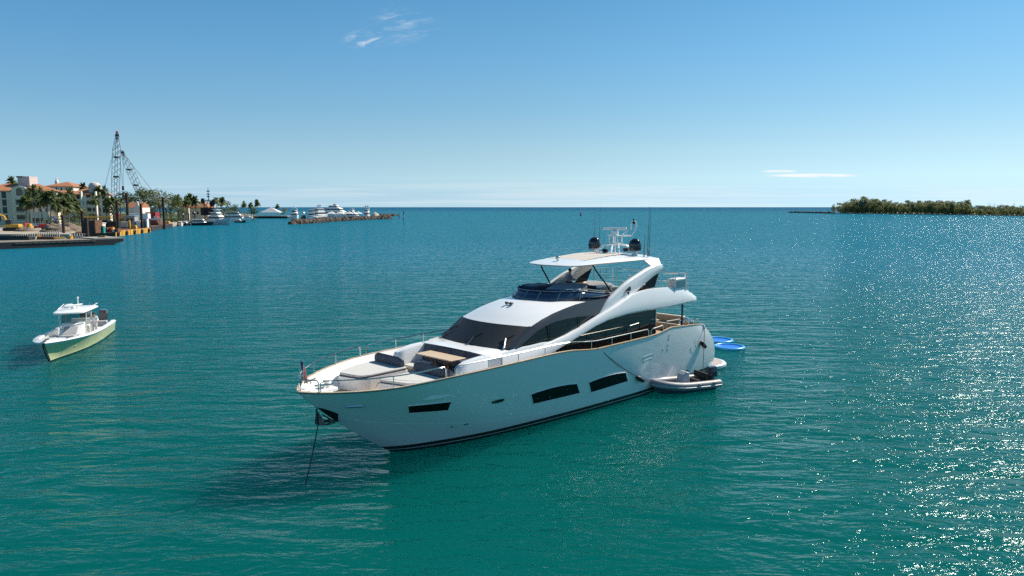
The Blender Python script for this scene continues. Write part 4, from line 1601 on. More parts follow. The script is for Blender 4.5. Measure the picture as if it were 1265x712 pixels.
# console with forward lounge seat
cx0 = LL * .44
m = MB()
m.prism([(cx0, -.72, .56), (cx0 + 2.1, -.72, .56), (cx0 + 1.95, -.72, 1.0), (cx0 + 1.25, -.72, 1.45), (cx0 + .9, -.72, 1.72), (cx0 + .1, -.72, 1.72)], (0, 1.44, 0))
cons = m.build('console', whitem, lime, bevel=.08, seg=3)
m = MB()
m.prism([(cx0 + 1.96, -.45, 1.06), (cx0 + 2.02, -.45, 1.06), (cx0 + 1.30, -.45, 1.53), (cx0 + 1.24, -.45, 1.47)], (0, .9, 0))
m.box(cx0 + 1.95, cx0 + 2.6, -.45, .45, .56, 1.05)
m.build('lounge_cushion', greyc, cons, bevel=.04)
m = MB()
m.grid([[Vector((cx0 + .95 - .35 * t - .25 * abs(k) ** 2, .8 * k, 1.70 + .85 * t)) for k in (-1, -.6, 0, .6, 1)] for t in (0, .5, 1)])
m.build('windscreen', see_through('clear_screen', (0.25, 0.36, 0.36), 0.3), cons, smooth=60)
m = MB()
m.lathe([(.17, -.012), (.19, 0), (.17, .012)], (cx0 - .02, .15, 1.5), 12, axis='x')
m.build('steering_wheel', steel, cons)
tt = whitem
for sx, sgn in ((.95, 1), (.95, -1), (-.55, 1), (-.55, -1)):
    m = MB()
    m.tube([(cx0 + sx, .84 * sgn, .58), (cx0 + sx - .06, .86 * sgn, 1.8), (cx0 + sx - .15, .92 * sgn, 2.56)], .045, 6)
    m.build('top_support', mat('cream_pipe', (0.62, 0.58, 0.50), 0.35), lime)
m = MB()
tp = rounded_poly([(cx0 + 2.1, -1.0, 0), (cx0 + 2.1, 1.0, 0), (cx0 - 1.7, 1.3, 0), (cx0 - 1.7, -1.3, 0)], .5, 5)
cc = sum(tp, Vector()) / len(tp)
m.loft([[Vector((p.x, p.y, 2.56)) for p in [cc + (q - cc) * .96 for q in tp]], [Vector((p.x, p.y, 2.60)) for p in tp], [Vector((p.x, p.y, 2.66)) for p in tp], [Vector((p.x, p.y, 2.73)) for p in [cc + (q - cc) * .9 for q in tp]]])
top = m.build('hardtop', whitem, lime, smooth=40)
m = MB()
m.lathe([(.12, 2.73), (.16, 2.8), (.12, 2.95)], (cx0 + .5, 0, 0), 10)
m.box(-.07, .07, -.65, .65, 2.97, 3.07, Matrix.Translation((cx0 + .5, 0, 0)) @ Matrix.Rotation(radians(40), 4, 'Z'))
m.build('radar_scanner', whitem, top, bevel=.02)
m = MB()
m.lathe([(.3, 2.72), (.33, 2.78), (.33, 2.92), (.2, 3.0)], (cx0 - .5, -.5, 0), 14)
m.build('radome', whitem, top)
m = MB()
m.tube([(cx0 - .9, 0, 2.72), (cx0 - .9, 0, 3.35)], .04, 6)
m.lathe([(.07, 3.35), (.08, 3.45), (.03, 3.5)], (cx0 - .9, 0, 0), 8)
m.build('mast', whitem, top)
for i in range(6):
    m = MB()
    y = -1.0 + i * .4
    m.tube([(cx0 - 1.45, y, 2.7), (cx0 - 1.65, y, 2.95)], .03, 6)
    m.build('rod_holder', steel, top)
for sgn in (1, -1):
    m = MB()
    m.tube([(cx0 + .6, 1.0 * sgn, 2.75), (cx0 - 1.7, 1.15 * sgn, 2.86)], .025, 5)
    m.build('outrigger', whitem, top)
m = MB()
m.box(cx0 - 1.5, cx0 - .9, -.7, .7, .56, 1.25)
m.box(cx0 - 1.55, cx0 - 1.4, -.7, .7, 1.25, 1.75)
m.build('helm_seat', whitem, lime, bevel=.06, seg=3)
m = MB()
m.box(.25, .75, -1.1, 1.1, .56, 1.0)
m.build('aft_bench', greyc, lime, bevel=.06)
for y in (-.68, .68):
    ob = MB()
    ob.loft([[Vector((x, y + yy * w, z)) for x, yy in ((.05, .5), (.05, -.5), (-.25, -.62), (-.65, -.5), (-.8, 0), (-.65, .5), (-.25, .62))] for w, z in ((.44, .95), (.56, 1.1), (.60, 1.4), (.56, 1.68), (.36, 1.82))])
    oc = ob.build('outboard_motor', mat('outboard_cowl', (0.03, 0.035, 0.045), 0.15, coat=.4), lime, smooth=50)
    m = MB()
    m.box(-.55, -.2, y - .1, y + .1, -.4, .97)
    m.build('outboard_leg', mat('grey_plastic', (0.3, 0.3, 0.32), 0.4), oc)
m = MB()
m.box(-.75, .02, -1.35, 1.35, .12, .36)
m.build('engine_bracket', whitem, lime, bevel=.05)
bx = lime_pt(1, 1).x
m = MB()
m.tube([(bx - 1.0, .05, 1.62), (bx - .55, .02, 1.66), (bx - .1, .0, 1.60), (bx + .06, 0, 1.5), (bx - .05, 0, 1.1), (bx - .6, 0, .5), (bx - 1.0, 0, .1)], .05, 6)
m.build('anchor_rode', blackm, lime)
m = MB()
m.box(bx - .35, bx + .12, -.12, .12, 1.50, 1.60)
m.build('bow_roller', steel, lime, bevel=.02)
for sgn in (1, -1):
    m = MB()
    p = lime_pt(.86, 1)
    m.tube([(p.x - .2, sgn * (p.y - .1), p.z + .07), (p.x + .2, sgn * (p.y - .22), p.z + .07)], .03, 6)
    m.build('cleat', steel, lime)
lm = Matrix.Translation(ls_) @ Matrix.Rotation(atan2(ld.y, ld.x), 4, 'Z')
person('person in a white long-sleeved shirt leaning beside the console of the lime boat', lm @ Vector((cx0 - .45, 1.12, .56)), atan2(ld.y, ld.x) + radians(10), ('white', (0.75, 0.75, 0.74)), ('pale', (0.6, 0.6, 0.58)), lean=.25, arms='fore', capcol=(0.02, 0.02, 0.03))

# ------------------------------------------------------------------ shore, left
def PX(px, Y):
    return at(px, 256, Y).x


def PZ(py, Y):
    return at(CX, py, Y).z


def leaf_mat(name, c1, c2, rough=0.75):
    m = bpy.data.materials.new(name)
    m.use_nodes = True
    t = NT(m.node_tree)
    b = m.node_tree.nodes['Principled BSDF']
    g = t.n('ShaderNodeNewGeometry')
    c = t.ramp(g.outputs['Random Per Island'], [(0.0, c1), (1.0, c2)])
    m.node_tree.links.new(c, b.inputs['Base Color'])
    b.inputs['Roughness'].default_value = rough
    b.inputs['Specular IOR Level'].default_value = 0.25
    tl = t.n('ShaderNodeBsdfTranslucent', ins={'Color': c})
    mx = t.n('ShaderNodeMixShader', ins={0: 0.45, 1: b.outputs[0], 2: tl.outputs[0]})
    m.node_tree.links.new(mx.outputs[0], m.node_tree.nodes['Material Output'].inputs[0])
    return m


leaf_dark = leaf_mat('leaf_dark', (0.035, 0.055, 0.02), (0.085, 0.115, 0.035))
leaf_mid = leaf_mat('leaf_mid', (0.05, 0.075, 0.022), (0.14, 0.155, 0.045))
leaf_olive = leaf_mat('leaf_olive', (0.11, 0.13, 0.045), (0.27, 0.27, 0.10))
leaf_hedge = leaf_mat('leaf_hedge', (0.07, 0.08, 0.012), (0.17, 0.16, 0.03))
leaf_palm = leaf_mat('leaf_palm', (0.06, 0.09, 0.03), (0.17, 0.20, 0.075), 0.5)
leaf_pine = leaf_mat('leaf_casuarina', (0.17, 0.20, 0.11), (0.32, 0.33, 0.19))
bark = mat('bark', (0.16, 0.13, 0.10), 0.9, var=0.3, vscale=2)
palmbark = mat('palm_bark', (0.22, 0.19, 0.15), 0.9, var=0.25, vscale=2)
stucco = mat('cream_stucco', (0.80, 0.69, 0.54), 0.9, var=0.08, vscale=0.4)
stucco_w = mat('pale_stucco', (0.82, 0.75, 0.64), 0.9, var=0.08, vscale=0.4)
stucco_p = mat('pink_stucco', (0.60, 0.49, 0.46), 0.9, var=0.1, vscale=0.5)
tile = mat('terracotta_tiles', (0.46, 0.19, 0.085), 0.85, col2=(0.30, 0.115, 0.055), vscale=1.2)
winm = mat('window_glass', (0.02, 0.024, 0.028), 0.15)
reveal = mat('loggia_wall', (0.32, 0.25, 0.19), 0.9)
rust = mat('rusty_steel', (0.15, 0.062, 0.028), 0.85, var=0.45, vscale=0.8)
darkst = mat('dark_steel_plate', (0.022, 0.022, 0.024), 0.6, var=0.4, vscale=0.5)
yellowp = mat('yellow_paint', (0.62, 0.30, 0.025), 0.55, var=0.25, vscale=0.6)
machy = mat('machine_yellow', (0.62, 0.34, 0.04), 0.5, var=0.15)
pilem = mat('pile_steel', (0.045, 0.026, 0.018), 0.85, var=0.4, vscale=1.0)
conc = mat('concrete', (0.36, 0.33, 0.29), 0.9, var=0.2, vscale=0.6)
soil = mat('sandy_soil', (0.38, 0.32, 0.25), 0.95, var=0.3, vscale=0.4, bump=0.4, bscale=1.5)
rockm = mat('breakwater_rock', (0.075, 0.055, 0.042), 0.95, var=0.5, vscale=1.2)
tealp = mat('teal_plastic', (0.01, 0.26, 0.24), 0.5)
redp = mat('red_paint', (0.45, 0.03, 0.03), 0.5)
woodm = mat('timber', (0.32, 0.22, 0.12), 0.85, var=0.25)
canvas = mat('white_canvas', (0.75, 0.72, 0.68), 0.85)
hullnavy = mat('navy_paint', (0.015, 0.02, 0.035), 0.25)
bluep = mat('blue_paint', (0.03, 0.16, 0.42), 0.45)
greenlawn = mat('lawn', (0.06, 0.085, 0.025), 0.95, var=0.3, vscale=0.2)
sandm = mat('sand', (0.42, 0.36, 0.27), 0.95, var=0.2, vscale=0.1)

# land
shore = [(-90, 222), (84, 222), (86, 240), (104, 262), (118, 286), (150, 318), (172, 338), (196, 352), (216, 388), (236, 426), (262, 446), (284, 520), (300, 585), (312, 640), (314, 760), (296, 980), (200, 1100), (-120, 1100)]
poly = [(PX(px, Y), Y) for px, Y in shore]
m = MB()
m.prism([(x, y, -1.5) for x, y in poly], (0, 0, 3.4))
struct(m.build('ground', soil, smooth=0))
# lawn behind the works
m = MB()
m.add([(PX(px, Y), Y, 1.93) for px, Y in ((-90, 300), (100, 300), (150, 345), (205, 400), (258, 470), (290, 640), (270, 950), (-120, 1000))], [tuple(range(8))])
struct(m.build('lawn', greenlawn, smooth=0))


def leaves(m, lobes, n, size, rnd, flat=0.0):
    """leaf clumps spread through ellipsoid lobes (centre, radii)"""
    vol = [r[0] * r[1] * r[2] for c, r in lobes]
    tot = sum(vol)
    for (c, r), v in zip(lobes, vol):
        for _ in range(max(8, int(n * v / tot))):
            while True:
                p = Vector((rnd.uniform(-1, 1), rnd.uniform(-1, 1), rnd.uniform(-1, 1)))
                if 0.25 < p.length < 1:
                    break
            p = p * (0.75 + 0.25 / max(.3, p.length)) if rnd.random() < .5 else p
            q = Vector(c) + Vector((p.x * r[0], p.y * r[1], p.z * r[2]))
            nrm = Vector((p.x + rnd.gauss(0, .6), p.y + rnd.gauss(0, .6), p.z + .4 + rnd.gauss(0, .6))).normalized()
            a = nrm.orthogonal().normalized()
            a = Matrix.Rotation(rnd.uniform(0, 6.28), 3, nrm) @ a
            b = nrm.cross(a)
            s1, s2 = size * rnd.uniform(.5, 1.2), size * rnd.uniform(.35, .9)
            m.add([q - a * s1 * .5, q + b * s2 * .5 + nrm * s1 * .1, q + a * s1 * .5, q - b * s2 * .5 - nrm * s1 * .06], [(0, 1, 2, 3)])


def tree_parts(h, w, seed, lm, n=700, size=0.9, nl=7, bare=0.3):
    rnd = random.Random(seed)
    lobes = []
    for i in range(nl):
        a = 2 * pi * i / nl + rnd.uniform(-.4, .4)
        rr = w * .5 * rnd.uniform(.25, .75)
        lobes.append(((rr * cos(a), rr * sin(a), h * rnd.uniform(bare + .18, .88)), (w * rnd.uniform(.2, .32), w * rnd.uniform(.2, .32), h * rnd.uniform(.10, .18))))
    lobes.append(((0, 0, h * .85), (w * .25, w * .25, h * .15)))
    cm = MB()
    leaves(cm, lobes, n, size, rnd)
    tm = MB()
    tm.tube([(0, 0, -.5), (.1, .05, h * .3), (0, 0, h * .55)], w * .035 + .08, 6, r1=w * .02)
    for c, r in lobes[:5]:
        tm.tube([(0, 0, h * .35), (c[0] * .6, c[1] * .6, c[2] - h * .1), c], w * .016 + .04, 5, r1=.03)
    return cm, tm


def tree(name, label, px, Y, topy, wpx, seed, lm, cat='tree', group=None, ground=1.9, n=700, size=0.9, nl=7, bare=0.3):
    h = PZ(topy, Y) - ground
    w = wpx * Y / FPX
    r = thing(name, label, cat, (PX(px, Y), Y, ground), 0, group)
    cm, tm = tree_parts(h, w, seed, lm, n, size, nl, bare)
    cm.build('crown', lm, r, smooth=0, normals=False)
    tm.build('trunk', bark, r)
    return r


def palm_mesh(seed, R=2.7, nf=26, fan=True):
    rnd = random.Random(seed)
    m = MB()
    for i in range(nf):
        a = rnd.uniform(0, 2 * pi)
        el = rnd.uniform(-.75, 1.35)
        L = R * rnd.uniform(.8, 1.1)
        d = Vector((cos(a), sin(a), 0))
        pts = []
        for k in range(6):
            t = k / 5
            pts.append(d * (L * t * cos(el) * (1 - .12 * t)) + Vector((0, 0, L * t * sin(el) - L * .62 * t * t * max(.25, cos(el)))))
        side = Vector((-d.y, d.x, 0))
        w = R * (.22 if fan else .15)
        prof = [.12, .5, .95, 1.0, .7, .05]
        top = [p for p in pts]
        lft = [p + side * w * q - Vector((0, 0, w * q * .45)) for p, q in zip(pts, prof)]
        rgt = [p - side * w * q - Vector((0, 0, w * q * .45)) for p, q in zip(pts, prof)]
        m.grid([[l, c, r_] for l, c, r_ in zip(lft, top, rgt)])
    return m


PALM_MESHES = [palm_mesh(100 + i, nf=38 + 3 * (i % 3), fan=i % 2 == 0).build('crown', leaf_palm, None, smooth=0, normals=False) for i in range(5)]
PALM_DATA = [o.data for o in PALM_MESHES]
for o in PALM_MESHES:
    bpy.data.objects.remove(o)
skirt_m = mat('dry_fronds', (0.24, 0.15, 0.07), 0.9, var=.3)


def palm(label, px, topy, Y, r0=2.6, ground=1.9, lean=0.0, k=0, skirt=False, group='palms along the left shore'):
    r = r0 * 1.42
    ztop = PZ(topy, Y)
    h = ztop - ground - r * .75
    P = thing('palm_tree', label, 'palm', (PX(px, Y) - lean, Y, ground), 0, group)
    m = MB()
    m.tube([(0, 0, -.5), (lean * .2, 0, h * .4), (lean * .6, 0, h * .75), (lean, 0, h)], .24, 6, r1=.16)
    m.build('trunk', palmbark, P)
    c = bpy.data.objects.new('crown', PALM_DATA[k % 5])
    COL.objects.link(c)
    c.parent = P
    c.location = (lean, 0, h)
    c.scale = (r / 2.7,) * 3
    c.rotation_euler = (0, 0, k * 1.3)
    if skirt:
        m = MB()
        rnd = random.Random(k)
        leaves(m, [((lean, 0, h - r * .55), (r * .42, r * .42, r * .5))], 60, .9, rnd)
        m.build('dry_skirt', skirt_m, P, smooth=0, normals=False)
    return P


palm('tallest palm rising above the roof of the nearest apartment block', 17.5, 216.5, 352, 2.9, k=0)
palm('fan palm at the right corner of the nearest apartment block', 42, 225, 318, 2.9, k=1, skirt=True)
palm('low fan palm in front of the arched bay of the nearest block', 32, 239, 296, 3.0, k=2, skirt=True)
palm('palm standing just left of the twin-trunk palms by the dirt heap', 51, 231, 312, 2.6, k=3)
palm('left one of the two palms whose trunks lean apart near the blue machine', 57, 235, 300, 2.8, lean=-1.0, k=4, skirt=True)
palm('right one of the two palms whose trunks lean apart near the blue machine', 65, 233, 300, 3.0, lean=1.3, k=5)
palm('short bushy palm in front of the gap between the two apartment blocks', 70, 243, 292, 2.6, k=6, skirt=True)
palm('palm with hanging orange dry fronds before the farther apartment block', 80, 241, 296, 3.2, k=7, skirt=True)
palm('palm behind the one with orange dry fronds', 87, 232, 330, 2.7, k=8)
palm('slim palm touching the left balconies of the farther apartment block', 91, 240, 338, 2.3, k=9)
palm('palm peeking over the roof of the farther apartment block', 104.5, 224.5, 430, 2.9, k=10)
palm('slim palm in front of the right balconies of the farther block', 118.5, 240, 352, 2.4, k=11)
palm('left of the two palms between the farther block and the cranes', 122.5, 228, 410, 2.9, k=12)
palm('right of the two palms between the farther block and the cranes', 130.5, 229, 412, 2.7, k=13)
palm('palm with pale trunk at the left foot of the taller crane boom', 134, 243, 350, 2.5, k=14)
palm('palm beside the tall rusty pile behind the yellow barge', 141, 241, 356, 2.6, k=15)
palm('palm left of the small white gabled house', 149, 243, 360, 2.5, k=16)
palm('palm at the right end of the big shore trees', 219, 239, 440, 3.3, k=17)
palm('left palm of the clump beside the orange roofed house', 230, 242, 440, 3.0, k=18, skirt=True)
palm('tall middle palm of the clump beside the orange roofed house', 235, 238, 445, 3.2, k=19)
palm('right palm of the clump beside the orange roofed house', 241.5, 241, 440, 3.0, k=20, skirt=True)
palm('left palm right of the dark lattice mast', 267.5, 242, 470, 2.9, k=21)
palm('right palm right of the dark lattice mast', 274.5, 242.5, 478, 2.9, k=22)
palm('left of the three slim palms near the end of the point', 301.5, 248, 590, 2.7, k=23, group='palms near the end of the point')
palm('shortest, middle one of the three slim palms near the end of the point', 310, 249.5, 600, 2.5, k=24, group='palms near the end of the point')
palm('right and tallest of the three slim palms near the end of the point', 317.5, 245.8, 610, 2.9, k=25, group='palms near the end of the point')
palm('lone small palm behind the white pavilion tent', 343, 251, 690, 2.5, k=26, group='palms near the end of the point', ground=0.5)

G = 'broad trees of the left shore'
tree('shade_tree', 'dark tree right behind the crane boom left of the white house', 139, 380, 243, 24, 1, leaf_mid, group=G, n=800)
tree('shade_tree', 'spreading tree behind the small white gabled house', 158, 372, 236, 28, 2, leaf_dark, group=G, n=1000, nl=9)
tree('shade_tree', 'highest broad tree in the middle of the left shore grove', 178, 386, 231, 34, 3, leaf_mid, group=G, n=1300, nl=10)
tree('shade_tree', 'broad tree with grey limbs showing behind the red and white tug', 197, 392, 232.5, 32, 4, leaf_olive, group=G, n=1200, nl=10)
tree('shade_tree', 'rounded tree at the right shoulder of the left shore grove', 211, 400, 240, 26, 5, leaf_mid, group=G, n=900, bare=.12)
tree('shade_tree', 'low bright tree at the right foot of the left shore grove', 220, 418, 247, 22, 6, leaf_olive, group=G, n=800, bare=.0)
tree('shade_tree', 'low dark tree in front of the left shore grove beside the pile', 186, 366, 246, 24, 7, leaf_dark, group=G, n=800, bare=.1)
tree('shade_tree', 'round dark tree between the orange house and the white yachts', 281, 500, 247.5, 20, 8, leaf_mid, group=G, n=800, bare=.05)
tree('shade_tree', 'lower tree sloping down to the right beside the white yachts', 291, 515, 252, 16, 9, leaf_mid, group=G, n=600, bare=.0)
tree('shade_tree', 'dark bushy tree left of the white pavilion tent', 313, 600, 257, 13, 10, leaf_dark, group=G, n=350, bare=.0)
tree('shade_tree', 'small round tree at the right end of the pavilion pier', 350.5, 655, 257, 9, 11, leaf_olive, group=G, n=260, bare=.05, ground=2.2)
tree('shade_tree', 'tree filling the gap between the two apartment blocks', 72, 360, 240, 26, 12, leaf_mid, group=G, n=800, bare=.1)
tree('shade_tree', 'shrubby tree at the foot of the farther apartment block', 97, 340, 258, 22, 13, leaf_olive, group=G, n=600, bare=.0)
tree('shade_tree', 'tree half hidden behind the palms right of the farther block', 131, 420, 240, 22, 14, leaf_mid, group=G, n=700)


def hedge(label, px0, px1, Y, z0, z1, d=3.0, lm=None, seed=0):
    m = MB()
    rnd = random.Random(seed)
    x0, x1 = PX(px0, Y), PX(px1, Y)
    k = max(3, int((x1 - x0) / 2.5))
    hh = (z1 - z0)
    leaves(m, [((lerp(x0, x1, (i + .5) / k), Y, (z0 + z1) / 2), (1.6, d / 2, (z1 - z0) * .55)) for i in range(k)], int((x1 - x0) * 30), .8, rnd)
    o = m.build('hedge', lm or leaf_hedge, None, smooth=0, normals=False)
    return tag(o, label, 'hedge', 'hedges and planting behind the barges')


hedge('loose green planting at the foot of the twin palms', 55, 76, 300, 1.9, 7.5, d=5, lm=leaf_olive, seed=4)
hedge('dense green planting below the palm with orange dry fronds', 76, 96, 306, 1.9, 10.0, d=5, lm=leaf_mid, seed=5)
palm('palm pressed against the middle windows of the nearest apartment block', 37, 234, 322, 2.4, k=27)
palm('short palm between the nearest block and the twin palms', 48, 240, 303, 2.5, k=28, skirt=True)
palm('palm rising from the dense planting left of the orange dry fronds', 75, 236, 318, 2.7, k=29)
palm('low palm leaning over the dense planting right of the orange dry fronds', 84, 245, 300, 2.6, k=30, skirt=True)
palm('small palm low beside the left balconies of the farther block', 95, 247, 330, 2.4, k=31)
hedge('yellow-green hedge left of the tall pile behind the yellow barge', 106, 130, 334, 2, 7.0, seed=1)
hedge('yellow-green hedge right of the tall pile below the white house', 143, 160, 340, 2, 6.6, seed=2)
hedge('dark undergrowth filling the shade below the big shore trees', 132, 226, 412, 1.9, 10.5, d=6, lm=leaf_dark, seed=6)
hedge('green undergrowth between the palm clump and the moored yachts', 226, 262, 484, 1.9, 8.0, d=6, lm=leaf_mid, seed=7)
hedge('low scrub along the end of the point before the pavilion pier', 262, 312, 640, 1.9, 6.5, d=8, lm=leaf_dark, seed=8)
hedge('low green hedge below the big trees beside the parked boats', 203, 226, 398, 1.9, 4.6, lm=leaf_mid, seed=3)


# --- buildings ----------------------------------------------------------------
def facade(m, wm, o, ux, W_, H_, holes, depth=.7):
    """wall with openings in the plane through o along ux (unit) and z; holes = (x0, x1, z0, z1)"""
    nrm = Vector((ux.y, -ux.x, 0))
    xs = sorted({0, W_} | {h[0] for h in holes} | {h[1] for h in holes})
    zs = sorted({0, H_} | {h[2] for h in holes} | {h[3] for h in holes})
    P = lambda x, z, d=0: o + ux * x + Vector((0, 0, z)) - nrm * d
    for x0, x1 in zip(xs, xs[1:]):
        for z0, z1 in zip(zs, zs[1:]):
            xm, zm = (x0 + x1) / 2, (z0 + z1) / 2
            if any(h[0] < xm < h[1] and h[2] < zm < h[3] for h in holes):
                continue
            m.add([P(x0, z0), P(x1, z0), P(x1, z1), P(x0, z1)], [(0, 1, 2, 3)])
    for x0, x1, z0, z1 in holes:
        for a, b in (((x0, z0), (x1, z0)), ((x1, z0), (x1, z1)), ((x1, z1), (x0, z1)), ((x0, z1), (x0, z0))):
            m.add([P(*a), P(*b), P(*b, depth), P(*a, depth)], [(0, 1, 2, 3)])


def block(root, o, ux, W_, D_, H_, holes, wm, roof_h=2.2, eave=.8, side_holes=(), rail=(), roofm=None, frames=True, depth=.8):
    """a stuccoed block with real openings, glazing set back, hipped tile roof"""
    nrm = Vector((ux.y, -ux.x, 0))
    m = MB()
    facade(m, wm, o, ux, W_, H_, holes, depth)
    facade(m, wm, o + ux * W_, -nrm, D_, H_, side_holes, depth)
    for a, b in ((o - nrm * D_ + ux * W_, o - nrm * D_), (o - nrm * D_, o)):
        m.add([a, b, b + Vector((0, 0, H_)), a + Vector((0, 0, H_))], [(0, 1, 2, 3)])
    m.build('wall', wm, root, smooth=0, normals=False)
    for hs, oo, uu in ((holes, o, ux), (side_holes, o + ux * W_, -nrm)):
        nn = Vector((uu.y, -uu.x, 0))
        for x0, x1, z0, z1 in hs:
            P = lambda x, z, d: oo + uu * x + Vector((0, 0, z)) - nn * d
            w = MB()
            big = (x1 - x0) > 2.4
            w.add([P(x0, z0, depth), P(x1, z0, depth), P(x1, z1, depth), P(x0, z1, depth)], [(0, 1, 2, 3)])
            wo = w.build('window', reveal if big else winm, root, smooth=0, normals=False)
            if big:
                g = MB()
                g.add([P(x0 + .5, z0, depth - .04), P(x1 - .5, z0, depth - .04), P(x1 - .5, z0 + 2.3, depth - .04), P(x0 + .5, z0 + 2.3, depth - .04)], [(0, 1, 2, 3)])
                g.build('pane', winm, wo, smooth=0, normals=False)
                r_ = MB()
                hh = 1.0
                r_.prism([P(x0 - .1, z0 - .12, -.5), P(x1 + .1, z0 - .12, -.5), P(x1 + .1, z0 - .12, .3), P(x0 - .1, z0 - .12, .3)], (0, 0, .2))
                r_.prism([P(x0 - .1, z0 + .08, -.5), P(x1 + .1, z0 + .08, -.5), P(x1 + .1, z0 + .08, -.38), P(x0 - .1, z0 + .08, -.38)], (0, 0, hh * .35))
                k = max(2, int((x1 - x0) / 1.1))
                for i in range(k + 1):
                    xx = lerp(x0, x1 - .3, i / k)
                    r_.prism([P(xx, z0 + .4, -.5), P(xx + .3, z0 + .4, -.5), P(xx + .3, z0 + .4, -.38), P(xx, z0 + .4, -.38)], (0, 0, hh * .55))
                r_.prism([P(x0 - .1, z0 + .95, -.52), P(x1 + .1, z0 + .95, -.52), P(x1 + .1, z0 + .95, -.36), P(x0 - .1, z0 + .95, -.36)], (0, 0, .12))
                r_.build('balcony', stucco_w, wo, smooth=0)
    if roof_h:
        e = eave
        z = Vector((0, 0, H_ + .02))
        c = [o - ux * e + nrm * e + z, o + ux * (W_ + e) + nrm * e + z, o + ux * (W_ + e) - nrm * (D_ + e) + z, o - ux * e - nrm * (D_ + e) + z]
        ins = min(W_, D_) / 2 * .98
        rh = Vector((0, 0, roof_h))
        r1 = o + ux * ins - nrm * (D_ / 2) + z + rh
        r2 = o + ux * max(ins + .1, W_ - ins) - nrm * (D_ / 2) + z + rh
        m = MB()
        m.add(c + [r1, r2], [(0, 1, 5, 4), (1, 2, 5), (2, 3, 4, 5), (3, 0, 4)])
        m.prism(c, (0, 0, -.3))
        m.build('roof', roofm or tile, root, smooth=0)


GZ = 1.9
# nearest block
b1 = thing('apartment_block', 'cream apartment block with terracotta roof and arched loggia at the left edge', 'building')
Yb = 330
ux = Vector((1, 0.5, 0)).normalized()
o1 = Vector((PX(-22, Yb), Yb, GZ))
sc = Yb / FPX
Wb = (48 + 22) * sc * 1.12
H1 = PZ(235.5, Yb) - GZ
fl_z = [PZ(y, Yb) - GZ for y in (274, 264, 254.5, 245)]
xb = lambda px: (px + 22) * sc
hol = []
for z in fl_z:
    hol.append((xb(-9), xb(-4), z, z + 2.7))
    hol.append((xb(-1.5), xb(3.2), z, z + 3.0))
for z in fl_z[:3]:
    for p in (30, 36.5, 43):
        hol.append((xb(p), xb(p + 1.8), z + .6, z + 2.4))
shol = [(2 + 3.5 * i, 3.4 + 3.5 * i, z + .5, z + 2.4) for i in range(4) for z in fl_z]
block(b1, o1, ux, Wb, 17, H1, hol, stucco, roof_h=3.6, side_holes=shol)
# projecting arched bay
ob_ = o1 + ux * xb(9.5) + Vector((ux.y, -ux.x, 0)) * 2.4
Wy = 16.5 * sc
bh = [(Wy * .22, Wy * .78, z, z + 3.0) for z in fl_z[:3]]
block(b1, ob_, ux, Wy, 6, PZ(243.5, Yb) - GZ, bh, stucco, roof_h=0)
m = MB()      # top storey with arch opening
H0, HT = PZ(243.5, Yb) - GZ, PZ(229, Yb) - GZ
nrm = Vector((ux.y, -ux.x, 0))
arc = [(Wy * .30, H0 + .7), (Wy * .30, H0 + 3.0)] + [(Wy * .5 - Wy * .2 * cos(a), H0 + 3.0 + Wy * .2 * sin(a)) for a in [pi * i / 8 for i in range(1, 8)]] + [(Wy * .70, H0 + 3.0), (Wy * .70, H0 + .7)]
outl = [(0, H0), (0, HT - 1.6), (Wy * .15, HT - .7), (Wy * .5, HT), (Wy * .85, HT - .7), (Wy, HT - 1.6), (Wy, H0)]
PP = lambda x, z, d=0: ob_ + ux * x + Vector((0, 0, z)) - nrm * d
nA, nO = len(arc), len(outl)
vs = [PP(*p) for p in arc] + [PP(*p) for p in outl]
fs = [(0, nA, nA + 1, 1)]
mp_ = [nA + 1, nA + 1, nA + 2, nA + 2, nA + 3, nA + 3, nA + 4, nA + 4, nA + 5, nA + 5]
for i in range(1, nA - 1):
    a, b = mp_[min(i - 1, 9)], mp_[min(i, 9)]
    fs.append((i, a, b, i + 1) if a != b else (i, a, i + 1))
fs.append((nA - 2, nA + 5, nA + 6, nA - 1))
fs.append((0, nA - 1, nA + 6, nA))
m.add(vs, fs)
m.add([PP(x, z, 2.5) for x, z in outl] + [PP(x, z) for x, z in outl], [(i, i + 1, nO + i + 1, nO + i) for i in range(nO - 1)])
for i in range(nA - 1):
    m.add([PP(*arc[i]), PP(*arc[i + 1]), PP(*arc[i + 1], .9), PP(*arc[i], .9)], [(0, 1, 2, 3)])
m.build('arched_gable', stucco, b1, smooth=0, normals=False)
m = MB()
m.add([PP(x, z, .9) for x, z in arc], [tuple(range(nA))])
m.build('loggia', reveal, b1, smooth=0, normals=False)
m = MB()
m.box(0, 15 * sc, 0, 6, 0, PZ(219.5, Yb + 8) - H1 - GZ + .2, Matrix.Translation(o1 + ux * xb(5.5) + Vector((0, 7, H1 + .5))))
m.build('penthouse', stucco_p, b1, smooth=0)
m = MB()
m.box(-.4, 7 * sc, -.3, 6.4, 0, .6, Matrix.Translation(o1 + ux * xb(5.5) + Vector((0, 7, PZ(219.5, Yb + 8) - GZ + .2))))
m.build('penthouse_cap', mat('dark_cap', (0.06, 0.055, 0.06), .8), b1, smooth=0)
# stepped terrace wing on the right
ow = o1 + ux * xb(27) + nrm * 3.2
block(b1, ow, ux, 20 * sc, 8, PZ(262, Yb) - GZ, [(1.0, 5.4, .5, 3.3), (6.2, 7.2, .6, 2.4)], stucco_w, roof_h=0)

